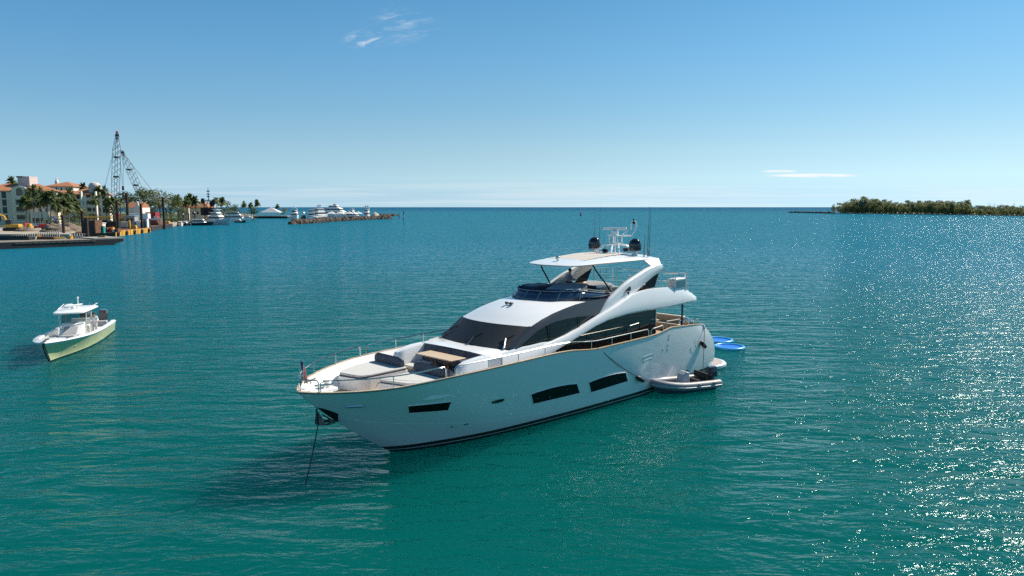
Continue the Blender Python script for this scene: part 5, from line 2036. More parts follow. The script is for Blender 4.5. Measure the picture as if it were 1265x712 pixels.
# farther block with balcony columns
b2 = thing('apartment_block', 'pale apartment block with two columns of white balconies behind the palms', 'building')
Y2 = 405
s2 = Y2 / FPX
o2 = Vector((PX(84, Y2), Y2, GZ))
xb2 = lambda px: (px - 84) * s2
H2 = PZ(240, Y2) - GZ
fz2 = [PZ(y, Y2) - GZ for y in (272, 263, 254.4, 246)]
h2 = []
for z in fz2[1:]:
    for p0, p1 in ((93.5, 97.5), (103.8, 109), (109.8, 115), (121, 124)):
        h2.append((xb2(p0), xb2(p1), z, z + 3.0))
    for p0 in (87, 90, 99.5, 117.2):
        h2.append((xb2(p0), xb2(p0 + 1.6), z + .6, z + 2.6))
h2.append((xb2(105), xb2(114), fz2[0], fz2[0] + 3.4))
block(b2, o2, Vector((1, .42, 0)).normalized(), 41.5 * s2 * 1.08, 16, H2, h2, stucco_w, roof_h=3.4, side_holes=[(3 + 4 * i, 4.6 + 4 * i, z + .5, z + 2.4) for i in range(3) for z in fz2])
for p0 in (101.3, 119):
    m = MB()
    m.box(0, 1.7 * s2, -1.3, 0, 0, H2 + 1.5, Matrix.Translation(o2 + Vector((xb2(p0), 0, 0))))
    m.build('pier', stucco_w, b2, smooth=0)
m = MB()
m.lathe([(3.2, 0), (3.2, 3.4), (2.9, 4.6), (2.0, 5.6), (.3, 6.0)], o2 + Vector((xb2(107), 9, H2 + 1.0)), 14)
m.build('rooftop_drum', stucco_p, b2)

# taller hipped block behind
b3 = thing('apartment_block', 'distant terracotta roofed block rising behind the palms with a small cupola', 'building')
Y3 = 480
s3 = Y3 / FPX
o3 = Vector((PX(56, Y3), Y3, GZ))
block(b3, o3, Vector((1, 0, 0)), 36 * s3, 20, PZ(230.5, Y3) - GZ, [((i * 6 + 2) * s3, (i * 6 + 4.4) * s3, PZ(236, Y3) - GZ - .3, PZ(232, Y3) - GZ) for i in range(6)], stucco_w, roof_h=3.4)
o3b = Vector((PX(54, Y3 - 40), Y3 - 40, GZ))
block(b3, o3b, Vector((1, 0, 0)), 42 * s3 * .9, 16, PZ(240, Y3 - 40) - GZ, [((i * 7 + 2) * s3, (i * 7 + 4.4) * s3, z, z + 2.2) for i in range(5) for z in (4, 8, 12)], stucco, roof_h=2.6)
m = MB()
m.lathe([(1.2, 0), (1.2, 2.2), (.5, 3.0), (.4, 3.4), (.6, 3.8), (.1, 4.6)], o3 + Vector((7 * s3, 8, PZ(226.5, Y3) - GZ - .5)), 8)
m.build('cupola', stucco_w, b3)

# small white gabled house
hs = thing('house', 'small white gabled house with orange roof behind the yellow barge', 'house')
Yh = 352
sh_ = Yh / FPX
oh = Vector((PX(165, Yh), Yh, GZ))
m = MB()
Wg = 8.5 * sh_
ze, zp = PZ(256, Yh) - GZ, PZ(249, Yh) - GZ
gab = [(0, 0), (0, ze), (Wg * .18, ze + .7), (Wg * .3, ze + 1.0), (Wg * .36, zp - .4), (Wg * .42, zp), (Wg * .58, zp), (Wg * .64, zp - .4), (Wg * .7, ze + 1.0), (Wg * .82, ze + .7), (Wg, ze), (Wg, 0)]
m.prism([oh + Vector((x, 0, z)) for x, z in gab], (0, .5, 0))
m.build('gable', stucco_w, hs, smooth=0)
m = MB()
m.box(-10 * sh_, Wg, .5, 9, 0, ze - .3, Matrix.Translation(oh))
m.build('wall', stucco_w, hs, smooth=0)
m = MB()
m.prism([oh + Vector((-10.5 * sh_, .3, ze - .28)), oh + Vector((-10.5 * sh_, 9.4, ze - .28)), oh + Vector((-10.5 * sh_, 4.8, ze + 2.4))], (Wg + 10.6 * sh_, 0, 0))
m.build('roof', tile, hs, smooth=0)
for x in (.25, .6):
    m = MB()
    m.box(Wg * x, Wg * x + 1.0, -.06, 0, 3.2, 5.2, Matrix.Translation(oh))
    m.build('window', winm, hs, smooth=0)

# orange-roofed house by the marina
h2_ = thing('house', 'low house with broad orange tiled roof between the palm clump and the marina', 'house')
Yr = 455
oR = Vector((PX(234, Yr), Yr, GZ))
sr = Yr / FPX
block(h2_, oR, Vector((1, 0, 0)), 22 * sr, 11, PZ(256.5, Yr) - GZ, [(1.5 + i * 2.8, 3.0 + i * 2.8, 3.8, 5.6) for i in range(4)], stucco, roof_h=4.2)
oR2 = Vector((PX(221, Yr + 10), Yr + 10, GZ))
block(h2_, oR2, Vector((1, 0, 0)), 12 * sr, 9, PZ(255, Yr) - GZ, [(1.5, 3.0, 3.8, 5.6)], stucco, roof_h=2.6)


# --- cranes -----------------------------------------------------------------
def lattice(m, a, b, w0, w1, n, r=.12):
    a, b = Vector(a), Vector(b)
    d = (b - a).normalized()
    u = Vector((0, 1, 0))
    u = (u - d * u.dot(d)).normalized()
    v = d.cross(u)
    prev = None
    for i in range(n + 1):
        t = i / n
        w = interp(t, [0, .08, .85, 1], [w1 * .5, w0, w0, w1]) / 2
        c = a.lerp(b, t)
        q = [c + u * w + v * w, c - u * w + v * w, c - u * w - v * w, c + u * w - v * w]
        if prev:
            for k in range(4):
                m.tube([prev[k], q[k]], r, 4)
                m.tube([prev[k], q[(k + 1) % 4]] if i % 2 else [prev[(k + 1) % 4], q[k]], r * .6, 3)
        prev = q


steelblue = mat('crane_boom_paint', (0.24, 0.31, 0.35), 0.5, var=.15)


def crane(label, Yc, base, tip, seed, redtip=True):
    r = thing('crawler_crane', label, 'crane', (PX(base[0], Yc), Yc, GZ))
    o = Vector((PX(base[0], Yc), Yc, GZ))
    zt = PZ(tip[1], Yc)
    t = Vector((PX(tip[0], Yc), Yc, zt)) - o
    m = MB()
    lattice(m, (0, 0, 2.5), t * .93 + Vector((0, 0, .2)), 3.3, 1.4, 26, .15)
    bo = m.build('boom', steelblue, r, smooth=0)
    m = MB()
    d = t.normalized()
    lattice(m, t * .92, t * .985, 1.5, 1.0, 2, .2)
    m.box(-.6, .6, -.6, .6, -.4, .5, Matrix.Translation(t * .96))
    m.build('boom_head', darkst, bo, smooth=0)
    if redtip:
        m = MB()
        m.lathe([(.3, 0), (.75, .5), (.7, 1.2), (.2, 1.6)], t * .985, 8)
        m.build('warning_ball', mat('signal_red', (.6, .02, .02), .5), bo)
    m = MB()
    for s_, h in (((t * .5), .45), ((t * .72), .4)):
        m = MB()
        m.box(-1.0, 1.0, -1.5, 1.5, -.5, .5, Matrix.Translation(s_))
        m.build('boom_joint', darkst, bo, smooth=0)
    m = MB()
    sgn = 1 if t.x > 0 else -1
    hz = t * .94
    hx = hz.x + sgn * 1.6
    m.tube([hz, (hx, 0, hz.z * .42)], .05, 4)
    m.tube([hz + Vector((.3, 0, 0)), (hx + .3, 0, hz.z * .42)], .05, 4)
    m.box(hx - .4, hx + .7, -.3, .3, hz.z * .42 - 2.6, hz.z * .42)
    m.build('hook_line', darkst, r, smooth=0)
    m = MB()
    m.tube([t * .95, (-sgn * 9, 0, 9), (-sgn * 4, 0, 3)], .06, 4)
    m.tube([t * .95 + Vector((0, .8, 0)), (-sgn * 9, .8, 9), (-sgn * 4, .8, 3)], .06, 4)
    m.build('pendant_lines', darkst, r, smooth=0)
    m = MB()
    m.box(-6, 3, -2, 2, 1.6, 4.2)
    m.box(1.2, 3.4, -2.6, -1.0, 2.0, 4.6)
    m.build('cab', redp, r, smooth=0, bevel=.1)
    for y in (-2.6, 2.6):
        m = MB()
        m.loft([[Vector((x, y + k, z)) for x, z in ((-4.5, .7), (-4, .1), (4, .1), (4.5, .7), (4, 1.4), (-4, 1.4))] for k in (-.6, .6)])
        m.build('crawler_track', blackm, r, smooth=0)


crane('taller lattice boom crane with red tip rising over the shore trees', 440, (141, 0), (150.5, 163.5), 1)
crane('shorter lattice boom crane leaning left behind the shore trees', 445, (185, 0), (154.2, 185), 2, redtip=False)

# --- barges and works ---------------------------------------------------------
def barge(name, label, a, b, depth, zt, mats, rake_end=0.0, group='work barges along the left shore'):
    """a, b = waterline ends of the near side, far side lies to the left of a->b"""
    a, b = Vector(a), Vector(b)
    d = (b - a)
    L = d.length
    d.normalize()
    r = thing(name, label, 'barge', (a.x, a.y, 0), atan2(d.y, d.x), group)
    m = MB()
    m.prism([(0, 0, -.8), (L - rake_end * .0, 0, -.8), (L + rake_end, 0, zt - .7), (L + rake_end, 0, zt), (0, 0, zt)], (0, depth, 0))
    m.build('hull', mats[0], r, smooth=0, bevel=.05)
    m = MB()
    m.box(.1, L + rake_end - .1, .1, depth - .1, zt + .004, zt + .06)
    m.build('deck', mats[1], r, smooth=0)
    return r, Matrix.Translation((a.x, a.y, 0)) @ Matrix.Rotation(atan2(d.y, d.x), 4, 'Z'), L


a1, b1_ = sea(-45, 310), sea(122, 303.5)
bar1, M1, L1 = barge('deck_barge', 'long black flat deck barge with raked bow nearest on the left', a1, b1_, 11, 1.65, (darkst, mat('barge_deck', (0.22, 0.19, 0.15), .9, var=.35, vscale=.5)), rake_end=6.5)
m = MB()
for i in range(14):
    x = L1 * .35 + i * L1 * .045
    m.box(x, x + 1.2, -.12, .0, 1.15, 1.5)
m.build('fender_strip', mat('weathered_timber', (0.12, 0.10, 0.075), .9, var=.4), bar1, smooth=0)
m = MB()
m.prism([(L1 + 6.4, .2, 1.715), (L1 - 1, .2, 1.715), (L1 - 1, 10.6, 1.715), (L1 + 6.4, 10.6, 1.715)], (0, 0, .3))
m.build('bow_deck', conc, bar1, smooth=0)


def yellow_beam(px0, px1, y, Yd):
    r = MB()
    a, b = at(px0, y, Yd), at(px1, y - .4, Yd + 4)
    r.tube([a + Vector((-1.0, 0, 1.1)), a + Vector((-.3, 0, .3)), a, b], .34, 4)
    r.tube([a + Vector((0, .5, -.35)), b + Vector((0, .5, -.35))], .2, 4)
    return r


tag(yellow_beam(51, 80, 294.2, 197).build('lifting_beam', machy, None, smooth=0), 'long yellow lifting beam lying on the black barge', 'beam')
m = MB()
base = at(92, 294.5, 196)
base.z = 1.72
for i in range(6):
    x = -1.6 + i * .7
    m.tube([base + Vector((x, 0, 0)), base + Vector((x + .3, 0, 1.3)), base + Vector((x + .6, 0, 0))], .07, 4)
m.tube([base + Vector((-1.8, 0, .6)), base + Vector((2.8, 0, .6))], .06, 4)
m.tube([base + Vector((-1.8, .8, 1.3)), base + Vector((2.8, .8, 1.2))], .06, 4)
tag(m.build('pipe_rack', mat('galvanised', (.5, .5, .48), .5, metal=.4), None, smooth=0), 'pale tubular rack beside the dark pile on the black barge', 'rack')
for i, (px, py, w, h, mm, lab) in enumerate(((40, 295.8, 2.4, .8, conc, 'grey concrete block left of the yellow beam on the black barge'), (87, 295.8, .8, .8, yellowp, 'small yellow drum on the black barge near the pipe rack'), (22, 297, 5.5, .5, woodm, 'stack of tan planks on the left part of the black barge'), (126, 294.6, 2.2, .7, woodm, 'small pile of timber at the bow of the black barge'), (10, 293.5, 12, 1.1, darkst, 'dark steel sections stacked at the left end of the black barge'), (48, 293.5, 9, .7, rust, 'rusty steel section lying beside the yellow beam'))):
    Yq = 186 + px * .08
    p = at(px, py, Yq)
    q = MB()
    q.box(-w / 2, w / 2, -.6, .6, 0, h * .55, Matrix.Translation((p.x, p.y, 1.715)))
    q.box(-w * .42, w * .45, -.45, .5, h * .55, h, Matrix.Translation((p.x + .1, p.y, 1.715)))
    tag(q.build('deck_cargo', mm, None, smooth=0), lab, 'cargo', 'loose gear on the barges')

# rust barge
a2, b2_ = sea(84, 294), sea(143, 292.6)
bar2, M2, L2 = barge('rusty_barge', 'rust brown flat barge behind the raked bow of the black barge', a2, b2_, 14, 1.5, (mat('rusty_hull', (0.10, 0.06, 0.03), .9, var=.4, vscale=.5), rust))
# yellow barge
a3, b3_ = sea(142.5, 292.4), sea(186.5, 287.0)
bar3, M3, L3 = barge('yellow_barge', 'yellow sectional barge with black tyre fenders along its side', a3, b3_, 14, 1.85, (yellowp, rust))
for i in range(5):
    m = MB()
    x = L3 * (.06 + .215 * i)
    m.tube([(x + .75 * cos(a), -.25, .85 + .7 * sin(a)) for a in [2 * pi * k / 12 for k in range(12)]], .34, 6, closed=True)
    m.build('tyre_fender', blackm, bar3)
for i in range(4):
    m = MB()
    x = L3 * (.17 + .215 * i)
    m.box(x - .12, x + .12, -.08, 0, .2, 1.8)
    m.build('section_joint', darkst, bar3, smooth=0)
for x in (.5, L3 * .6):
    m = MB()
    m.box(x, x + 2.0, .6, 2.6, 1.92, 2.8)
    m.box(x + .2, x + 1.8, .8, 2.4, 2.8, 3.3)
    m.build('spud_well', machy, bar3, smooth=0)
a4, b4 = sea(187.5, 285.6), sea(213.5, 281.0)
bar4, M4, L4 = barge('dark_barge', 'dark low barge with orange end behind the yellow barge', a4, b4, 13, 1.9, (darkst, rust))
m = MB()
m.box(L4 - 5, L4 - .5, 1, 9, 1.97, 3.2)
m.build('end_winch', machy, bar4, smooth=0, bevel=.15)
m = MB()
m.box(L4 * .4, L4 * .62, 1, 6, 2.2, 3.4)
m.box(L4 * .44, L4 * .55, 2, 5, 3.4, 4.2)
m.build('deck_gear', rust, bar4, smooth=0)


def pile(label, px, ytop, Y, r=.5, zb=-1.0):
    m = MB()
    m.lathe([(r, zb), (r, PZ(ytop, Y)), (r * .85, PZ(ytop, Y) + .05)], (PX(px, Y), Y, 0), 8)
    tag(m.build('steel_pile', pilem, None), label, 'pile', 'tall steel piles along the works')


pile('short dark pile in front of the dirt heap', 76.5, 266, 232, .45)
pile('left of the two close dark piles beside the black barge', 100.8, 261, 240, .5)
pile('right and nearer of the two close dark piles beside the black barge', 105.3, 269.5, 201, .55)
pile('tall dark pile at the left end of the yellow barge', 144.6, 248.5, 259, .5)
pile('tallest dark pile in front of the white gabled house', 157.2, 238.5, 296, .55)
pile('dark pile in the middle of the yellow barge', 174, 252, 284, .5)
pile('dark pile standing alone on the dark barge at the right', 201.8, 244, 335, .6)

# sheet-pile wall
m = MB()
x0, x1 = PX(20, 226), PX(83, 226)
n_ = 46
for i in range(n_):
    t = i / n_
    x = lerp(x0, x1, t)
    zt = lerp(1.4, 3.1, t)
    yy = 222.0 - (0.5 if i % 2 else 0)
    m.box(x, x + (x1 - x0) / n_ * (.55 if i % 2 else .45), yy - .3, yy, -1, zt)
m.box(x0, x1, 222.02, 222.3, -1, 1.3)
tag(m.build('sheet_pile_wall', conc, None, smooth=0), 'grey sheet pile wall holding the works behind the black barge', 'wall')

# dirt heaps
def heap(label, px, Y, w, h, seed):
    rnd = random.Random(seed)
    rows = []
    for i in range(8):
        t = i / 7
        rr = w / 2 * (1 - t) ** .75 * rnd.uniform(.9, 1.1)
        z = h * t ** .9
        rows.append([Vector((rr * cos(a) * (1 + rnd.uniform(-.22, .22)) + w * .12 * sin(3 * t + seed), rr * .8 * sin(a) * (1 + rnd.uniform(-.2, .2)), z + rnd.uniform(-.35, .35) * (1 if t > 0 else 0))) for a in [2 * pi * k / 18 for k in range(18)]])
    m = MB()
    m.loft(rows)
    o = m.build('dirt_heap', mat('heap_soil', (0.20, 0.15, 0.105), .95, var=.35, vscale=.6), None, smooth=60)
    o.location = (PX(px, Y), Y, GZ - .1)
    tag(o, label, 'dirt heap', 'dirt heaps on the works')


heap('broad low heap of brown dirt left of the short dark pile', 64, 246, 12, 2.9, 1)
heap('pointed heap of brown dirt right of the short dark pile', 86, 250, 10, 3.2, 2)
heap('flat heap of sandy dirt beside the yellow excavator', 34, 250, 10, 1.6, 3)


# excavator
def excavator(label, px, Y, rz, colm, boomm, s=1.0):
    r = thing('excavator', label, 'excavator', (PX(px, Y), Y, GZ), rz)
    r.scale = (s, s, s)
    for y in (-1.2, 1.2):
        m = MB()
        m.loft([[Vector((x, y + k, z)) for x, z in ((-2.1, .5), (-1.8, .05), (1.8, .05), (2.1, .5), (1.8, .95), (-1.8, .95))] for k in (-.35, .35)])
        m.build('crawler_track', blackm, r, smooth=0)
    m = MB()
    m.box(-2.4, 1.3, -1.3, 1.3, 1.05, 2.1)
    m.build('body', colm, r, bevel=.12)
    m = MB()
    m.prism([(-.3, .15, 2.1), (1.3, .15, 2.1), (1.2, .15, 3.2), (.9, .15, 3.5), (-.3, .15, 3.5)], (0, 1.1, 0))
    m.build('cab', mat('cab_glass', (.03, .035, .04), .15), r, bevel=.06)
    m = MB()
    m.tube([(1.0, -.4, 1.9), (2.2, -.4, 4.6), (4.4, -.4, 5.4)], .35, 4)
    bo = m.build('boom', boomm, r, smooth=0)
    m = MB()
    m.tube([(4.2, -.4, 5.5), (5.2, -.4, 2.6)], .26, 4)
    m.prism([(5.3, -.9, 2.7), (4.6, -.9, 1.6), (5.2, -.9, 1.2), (5.8, -.9, 1.9)], (0, 1.0, 0))
    m.build('bucket', boomm, bo, smooth=0)
    m = MB()
    m.tube([(1.2, -.4, 2.2), (2.9, -.4, 4.4)], .1, 5)
    m.build('hydraulic_ram', steel, bo)


excavator('yellow excavator with raised arm at the left edge of the works', 13, 252, radians(190), machy, machy, 1.15)
excavator('small machine with bright blue arm behind the dirt heaps', 71, 268, radians(165), bluep, bluep, .9)


def gear(name, label, cat, px, Y, parts, z=GZ, rz=0.0, group=None):
    r = thing(name, label, cat, (PX(px, Y), Y, z), rz, group)
    for nm, mm, boxes in parts:
        m = MB()
        for bx in boxes:
            m.box(*bx)
        m.build(nm, mm, r, smooth=0, bevel=.05)
    return r


gear('flatbed_truck', 'dark red flatbed trailer parked beside the dirt heaps', 'trailer', 45, 262, [('bed', redp, [(-4.2, 4.2, -1.2, 1.2, 1.0, 1.5), (-4.2, -3.9, -1.2, 1.2, 1.5, 2.6), (1.0, 4.2, -1.1, 1.1, 1.5, 2.2)]), ('wheel', blackm, [(-3.4, -2.4, -1.25, 1.25, 0, 1.0)]), ('wheel', blackm, [(2.0, 3.0, -1.25, 1.25, 0, 1.0)])])
gear('compactor', 'small orange yellow compactor beside the red trailer', 'compactor', 34.5, 255, [('body', machy, [(-1.2, 1.0, -.8, .8, .8, 1.7), (-.5, .6, -.7, .7, 1.7, 2.5)]), ('drum', blackm, [(-1.7, -.7, -.7, .7, 0, 1.0)]), ('wheel', blackm, [(.3, 1.2, -.8, .8, 0, .9)])])
gear('pickup_truck', 'white pickup parked in front of the nearest apartment block', 'pickup', 36, 288, [('body', gelm, [(-2.6, 2.6, -.95, .95, .5, 1.15), (-.4, 1.2, -.9, .9, 1.15, 1.8)]), ('window', winm, [(-.25, 1.05, -.93, .93, 1.3, 1.7)]), ('wheel', blackm, [(-1.9, -1.1, -1.0, 1.0, 0, .75)]), ('wheel', blackm, [(1.1, 1.9, -1.0, 1.0, 0, .75)])])
gear('site_container', 'dark corrugated container stack standing on the rusty barge', 'container', 111.5, 238, [('box', mat('container_dark', (.05, .035, .03), .8, var=.3), [(-1.9, 1.7, -2, 2, .1, 2.2), (-1.7, 1.8, -2, 2, 2.25, 4.3)]), ('door_frame', rust, [(1.9, 2.5, -2.1, 2.1, .1, 4.4)])], z=1.57)
gear('portable_toilet', 'teal portable toilet with yellow roof on the rusty barge', 'portable toilet', 125.2, 240, [('cabin', tealp, [(-.6, .6, -.6, .6, 0, 2.2)]), ('roof', yellowp, [(-.66, .66, -.66, .66, 2.2, 2.45)]), ('door', mat('teal_light', (.05, .42, .38), .5), [(.25, .5, -.64, -.6, .1, 2.0)])], z=1.57)
gear('site_office', 'white site cabin behind the teal toilet', 'cabin', 121.8, 252, [('wall', gelm, [(-2.6, 1.4, -1.2, 1.2, .3, 3.0)]), ('roof', stucco_w, [(-2.8, 1.6, -1.4, 1.4, 3.0, 3.25)]), ('window', winm, [(-1.8, -.6, -1.25, -1.2, 1.4, 2.4)])], z=1.57)
gear('gantry_beam', 'long yellow horizontal gantry beam above the rusty barge', 'gantry', 119, 268, [('beam', machy, [(-5.0, 5.4, -.3, .3, 4.4, 5.0)]), ('post', rust, [(-3.2, -2.8, -.2, .2, 0, 4.4)]), ('post', machy, [(4.6, 5.1, -.2, .2, 0, 4.4)])], z=GZ)
gear('power_pack', 'left black machine housing behind the teal toilet', 'machine', 130.2, 262, [('housing', blackm, [(-1.5, 1.2, -1.5, 1.5, .3, 4.0)]), ('skid', rust, [(-1.8, 1.6, -1.6, 1.6, 0, .3)])], z=1.57, group='black machine housings on the works')
gear('power_pack', 'right black machine housing beside the tall pile', 'machine', 138.5, 262, [('housing', blackm, [(-2.2, 2.0, -1.5, 1.5, .5, 3.6)]), ('hatch', redp, [(-1.8, 1.5, -1.56, -1.5, .6, 1.2)])], z=1.57, group='black machine housings on the works')
gear('welding_skid', 'rusty red and white welding gear at the foot of the tall pile', 'machine', 136.5, 250, [('frame', rust, [(-3.2, -1.2, -1, 1, 0, 1.6), (1.4, 2.6, -1, 1, 0, 1.2)]), ('tank', redp, [(-1.0, .2, -.6, .6, 0, 1.3)]), ('box', gelm, [(.3, 1.2, -.6, .6, 0, 1.0)])], z=1.57)
gear('deckhouse', 'grey and white deckhouse standing on the yellow barge', 'cabin', 163, 292, [('wall', mat('grey_cabin', (.30, .30, .30), .7, var=.15), [(-2.4, 1.6, -1.6, 1.6, 0, 4.6)]), ('roof', conc, [(-2.6, 1.8, -1.8, 1.8, 4.6, 4.9)]), ('window', winm, [(-1.8, -.7, -1.64, -1.6, 2.6, 3.8)]), ('window', winm, [(-.2, .9, -1.64, -1.6, 2.6, 3.8)]), ('tank', gelm, [(1.9, 3.6, -1.2, 1.0, 0, 2.9)])], z=1.92)
gear('tool_store', 'long white tool container behind the middle pile of the yellow barge', 'container', 170.5, 305, [('wall', gelm, [(-4.4, 4.6, -1.2, 1.2, 3.4, 5.6)]), ('legs', darkst, [(-4.2, -3.8, -1, 1, 0, 3.4), (4.0, 4.4, -1, 1, 0, 3.4)])], z=2.0)
gear('portable_toilet', 'dark teal portable toilet right of the middle pile of the yellow barge', 'portable toilet', 177.3, 292, [('cabin', mat('teal_dark', (.01, .13, .14), .5), [(-.9, .7, -.7, .7, 0, 2.6)]), ('roof', tealp, [(-1, .8, -.8, .8, 2.6, 2.8)]), ('panel', gelm, [(.9, 1.5, -.7, .7, 0, 3.6)])], z=1.92)
gear('generator_box', 'cream generator box between the two left piles of the yellow barge', 'machine', 151.5, 282, [('housing', mat('cream_box', (.55, .5, .42), .7), [(-1.8, 1.9, -1.2, 1.2, .4, 2.6)]), ('skid', darkst, [(-1.9, 2.0, -1.2, 1.2, 0, .4)]), ('beacon', machy, [(2.0, 2.6, -.3, .3, 0, 3.2)])], z=1.92)
gear('push_tug', 'red roofed push tug with white sign board beyond the dark barge', 'tug', 191.5, 356, [('house', redp, [(-3.6, 1.2, -2, 2, 3.0, 5.2)]), ('roof', mat('maroon', (.28, .02, .03), .5), [(-4.0, 1.0, -2.2, 2.2, 5.2, 7.6)]), ('signboard', gelm, [(-1.4, 3.8, -2.3, -2.15, 2.9, 4.6)]), ('hull', darkst, [(-6, 4.5, -2.4, 2.4, -.5, 2.9)]), ('stripe', redp, [(-.9, 3.2, -2.34, -2.3, 3.4, 3.8)]), ('sign_peak', gelm, [(.2, 2.2, -2.3, -2.15, 4.6, 5.6)])], z=0.2)


# --- moored boats ---------------------------------------------------------------
def moored(name, label, cat, px, Y, L, B, rz, fb, tiers, hullm=None, mast=0, domes=0, group=None, arch=False, flybridge=True):
    """boat built round its middle: bow along +x. tiers = [(x0, x1, z0, z1, halfwidth)] white decks with dark window bands"""
    r = thing(name, label, cat, (PX(px, Y), Y, 0), rz, group)
    hm_ = hullm or gelm
    rows = []
    for s in (0, .1, .3, .55, .75, .88, .95, 1.0):
        x = -L / 2 + L * s
        w = B / 2 * interp(s, [0, .3, .55, .75, .88, .95, 1], [.92, 1, .97, .78, .48, .25, .02])
        zz = fb * interp(s, [0, .5, 1], [.8, .9, 1.35])
        ww = w * interp(s, [0, .6, 1], [.92, .8, .5])
        xo = -interp(s, [.6, 1], [0, L * .06])
        rows.append([Vector((x, w, zz)), Vector((x + xo * .4, lerp(ww, w, .5), zz * .45)), Vector((x + xo, ww, -.4)), Vector((x + xo, -ww, -.4)), Vector((x + xo * .4, -lerp(ww, w, .5), zz * .45)), Vector((x, -w, zz))])
    m = MB()
    m.loft(rows)
    m.build('hull', hm_, r, smooth=40)
    for i, (x0, x1, z0, z1, w) in enumerate(tiers):
        m = MB()
        wb = (z1 - z0)
        fx = wb * .9
        rings = []
        for z, e in ((z0, 0), (z0 + wb * .3, 0), (z0 + wb * .82, .1), (z1, .04)):
            k = (z - z0) / wb
            rings.append([Vector((x0 + .1 * k, w - e, z)), Vector((x1 - fx * k * .6 - w * .5, w - e, z)), Vector((x1 - fx * k, w * .45, z)), Vector((x1 - fx * k, -w * .45, z)), Vector((x1 - fx * k * .6 - w * .5, -w + e, z)), Vector((x0 + .1 * k, -w + e, z))])
        m.loft(rings)
        do = m.build('deckhouse', gelm, r, smooth=30)
        m = MB()
        rings = []
        for k in (.38, .78):
            z = lerp(z0, z1, k)
            e = -.03
            rings.append([Vector((x0 - .02, w - .02 - e, z)), Vector((x1 - fx * k * .6 - w * .5, w - .05 - e, z)), Vector((x1 - fx * k + .12, w * .45, z)), Vector((x1 - fx * k + .12, -w * .45, z)), Vector((x1 - fx * k * .6 - w * .5, -w + .05 + e, z)), Vector((x0 - .02, -w + .02 + e, z))])
        m.loft(rings, True, False)
        m.build('window_band', winm, do, smooth=0)
        m = MB()
        m.box(x0 - L * .06, x1 - fx - .1, -w - .15, w + .15, z1 + .005, z1 + .2)
        m.build('deck_overhang', gelm, do, smooth=0, bevel=.05)
    zt = tiers[-1][3] if tiers else fb
    xm = (tiers[-1][0] + tiers[-1][1]) / 2 - .5 if tiers else 0
    if arch:
        m = MB()
        w = tiers[-1][4]
        m.tube([(xm + 1.6, w, zt - .6), (xm, w * .95, zt + 1.6), (xm, -w * .95, zt + 1.6), (xm + 1.6, -w, zt - .6)], .22, 5)
        m.box(xm - 1.5, xm + 2.4, -w, w, zt + 1.6, zt + 1.85)
        m.build('hardtop_arch', gelm, r, smooth=0)
        zt += 1.85
    if mast:
        m = MB()
        m.tube([(xm, 0, zt), (xm, 0, zt + mast)], .14, 5, r1=.05)
        m.tube([(xm, -.9, zt + mast * .5), (xm, .9, zt + mast * .5)], .08, 4)
        m.build('mast', gelm, r)
    for i in range(domes):
        m = MB()
        y = .9 if domes == 1 else (-1.1 if i == 0 else 1.1)
        m.lathe([(.2, 0), (.2, .3), (.55, .5), (.6, 1.0), (.4, 1.4), (.05, 1.55)], (xm, y, zt), 10)
        m.build('radome', bandm if domes == 2 else gelm, r)
    return r


GB = 'white motor yachts moored in the distant marina'
moored('moored_boat', 'dark hulled boat with navy canopy moored left of the aqua hulled yacht', 'boat', 248, 402, 13, 4.4, radians(8), 1.6, [(-4.5, 3.0, 1.4, 3.4, 1.7)], hullm=hullnavy, group='boats of the near marina')
moored('moored_yacht', 'white yacht with pale aqua hull and tall flared bow below the lattice mast', 'yacht', 271, 412, 17, 5.2, radians(-24), 3.2, [(-7, 3.2, 2.9, 5.2, 2.2), (-5.5, 1.2, 5.2, 7.2, 1.9)], hullm=mat('aqua_hull', (.45, .60, .62), .25), arch=True, group='boats of the near marina')
moored('moored_yacht', 'two decked white yacht right of the aqua hulled yacht', 'yacht', 292, 500, 20, 5.6, radians(20), 2.4, [(-9, 5.0, 2.1, 4.6, 2.4), (-7.5, 3.0, 4.9, 6.9, 2.2)], group='boats of the near marina')
moored('moored_boat', 'small boat with blue cover in front of the two decked yacht', 'boat', 296.5, 472, 7.5, 2.6, radians(-10), 1.2, [(-2.4, .8, 1.0, 2.2, .9)], hullm=hullnavy, group='boats of the near marina')
moored('moored_boat', 'small cream motor boat right of the two decked yacht', 'boat', 307.5, 548, 9, 3.2, radians(12), 1.5, [(-3.5, 1.8, 1.3, 3.2, 1.2)], hullm=mat('cream_hull', (.62, .55, .42), .4), group='boats of the near marina')
for px, Y, rz, lab in ((222, 392, 70, 'small white runabout moored at the left end of the near marina'), (228, 396, 65, 'small dark runabout second from the left in the near marina'), (234, 402, 70, 'small white runabout third from the left in the near marina')):
    moored('moored_boat', lab, 'boat', px, Y, 8, 2.8, radians(rz - 130), 1.3, [(-2.2, 1.2, 1.1, 2.4, .95)], hullm=hullnavy if 'dark' in lab else None, group='boats of the near marina')
for px, py, Y, lab in ((232.5, 262, 404, 'dark mooring pile with white cap at the left of the near marina'), (240, 262, 404, 'dark mooring pile right of the white capped one in the near marina'), (226, 264, 402, 'dark mooring pile left of the white capped one in the near marina')):
    m = MB()
    m.lathe([(.35, -1), (.35, PZ(py, Y) - .6)], (PX(px, Y), Y, 0), 8)
    o = m.build('mooring_pile', pilem, None)
    m = MB()
    m.lathe([(.4, PZ(py, Y) - .6), (.38, PZ(py, Y) - .2), (.05, PZ(py, Y) + .1)], (PX(px, Y), Y, 0), 8)
    m.build('cap', gelm, o)
    tag(o, lab, 'mooring pile', 'mooring piles of the near marina')
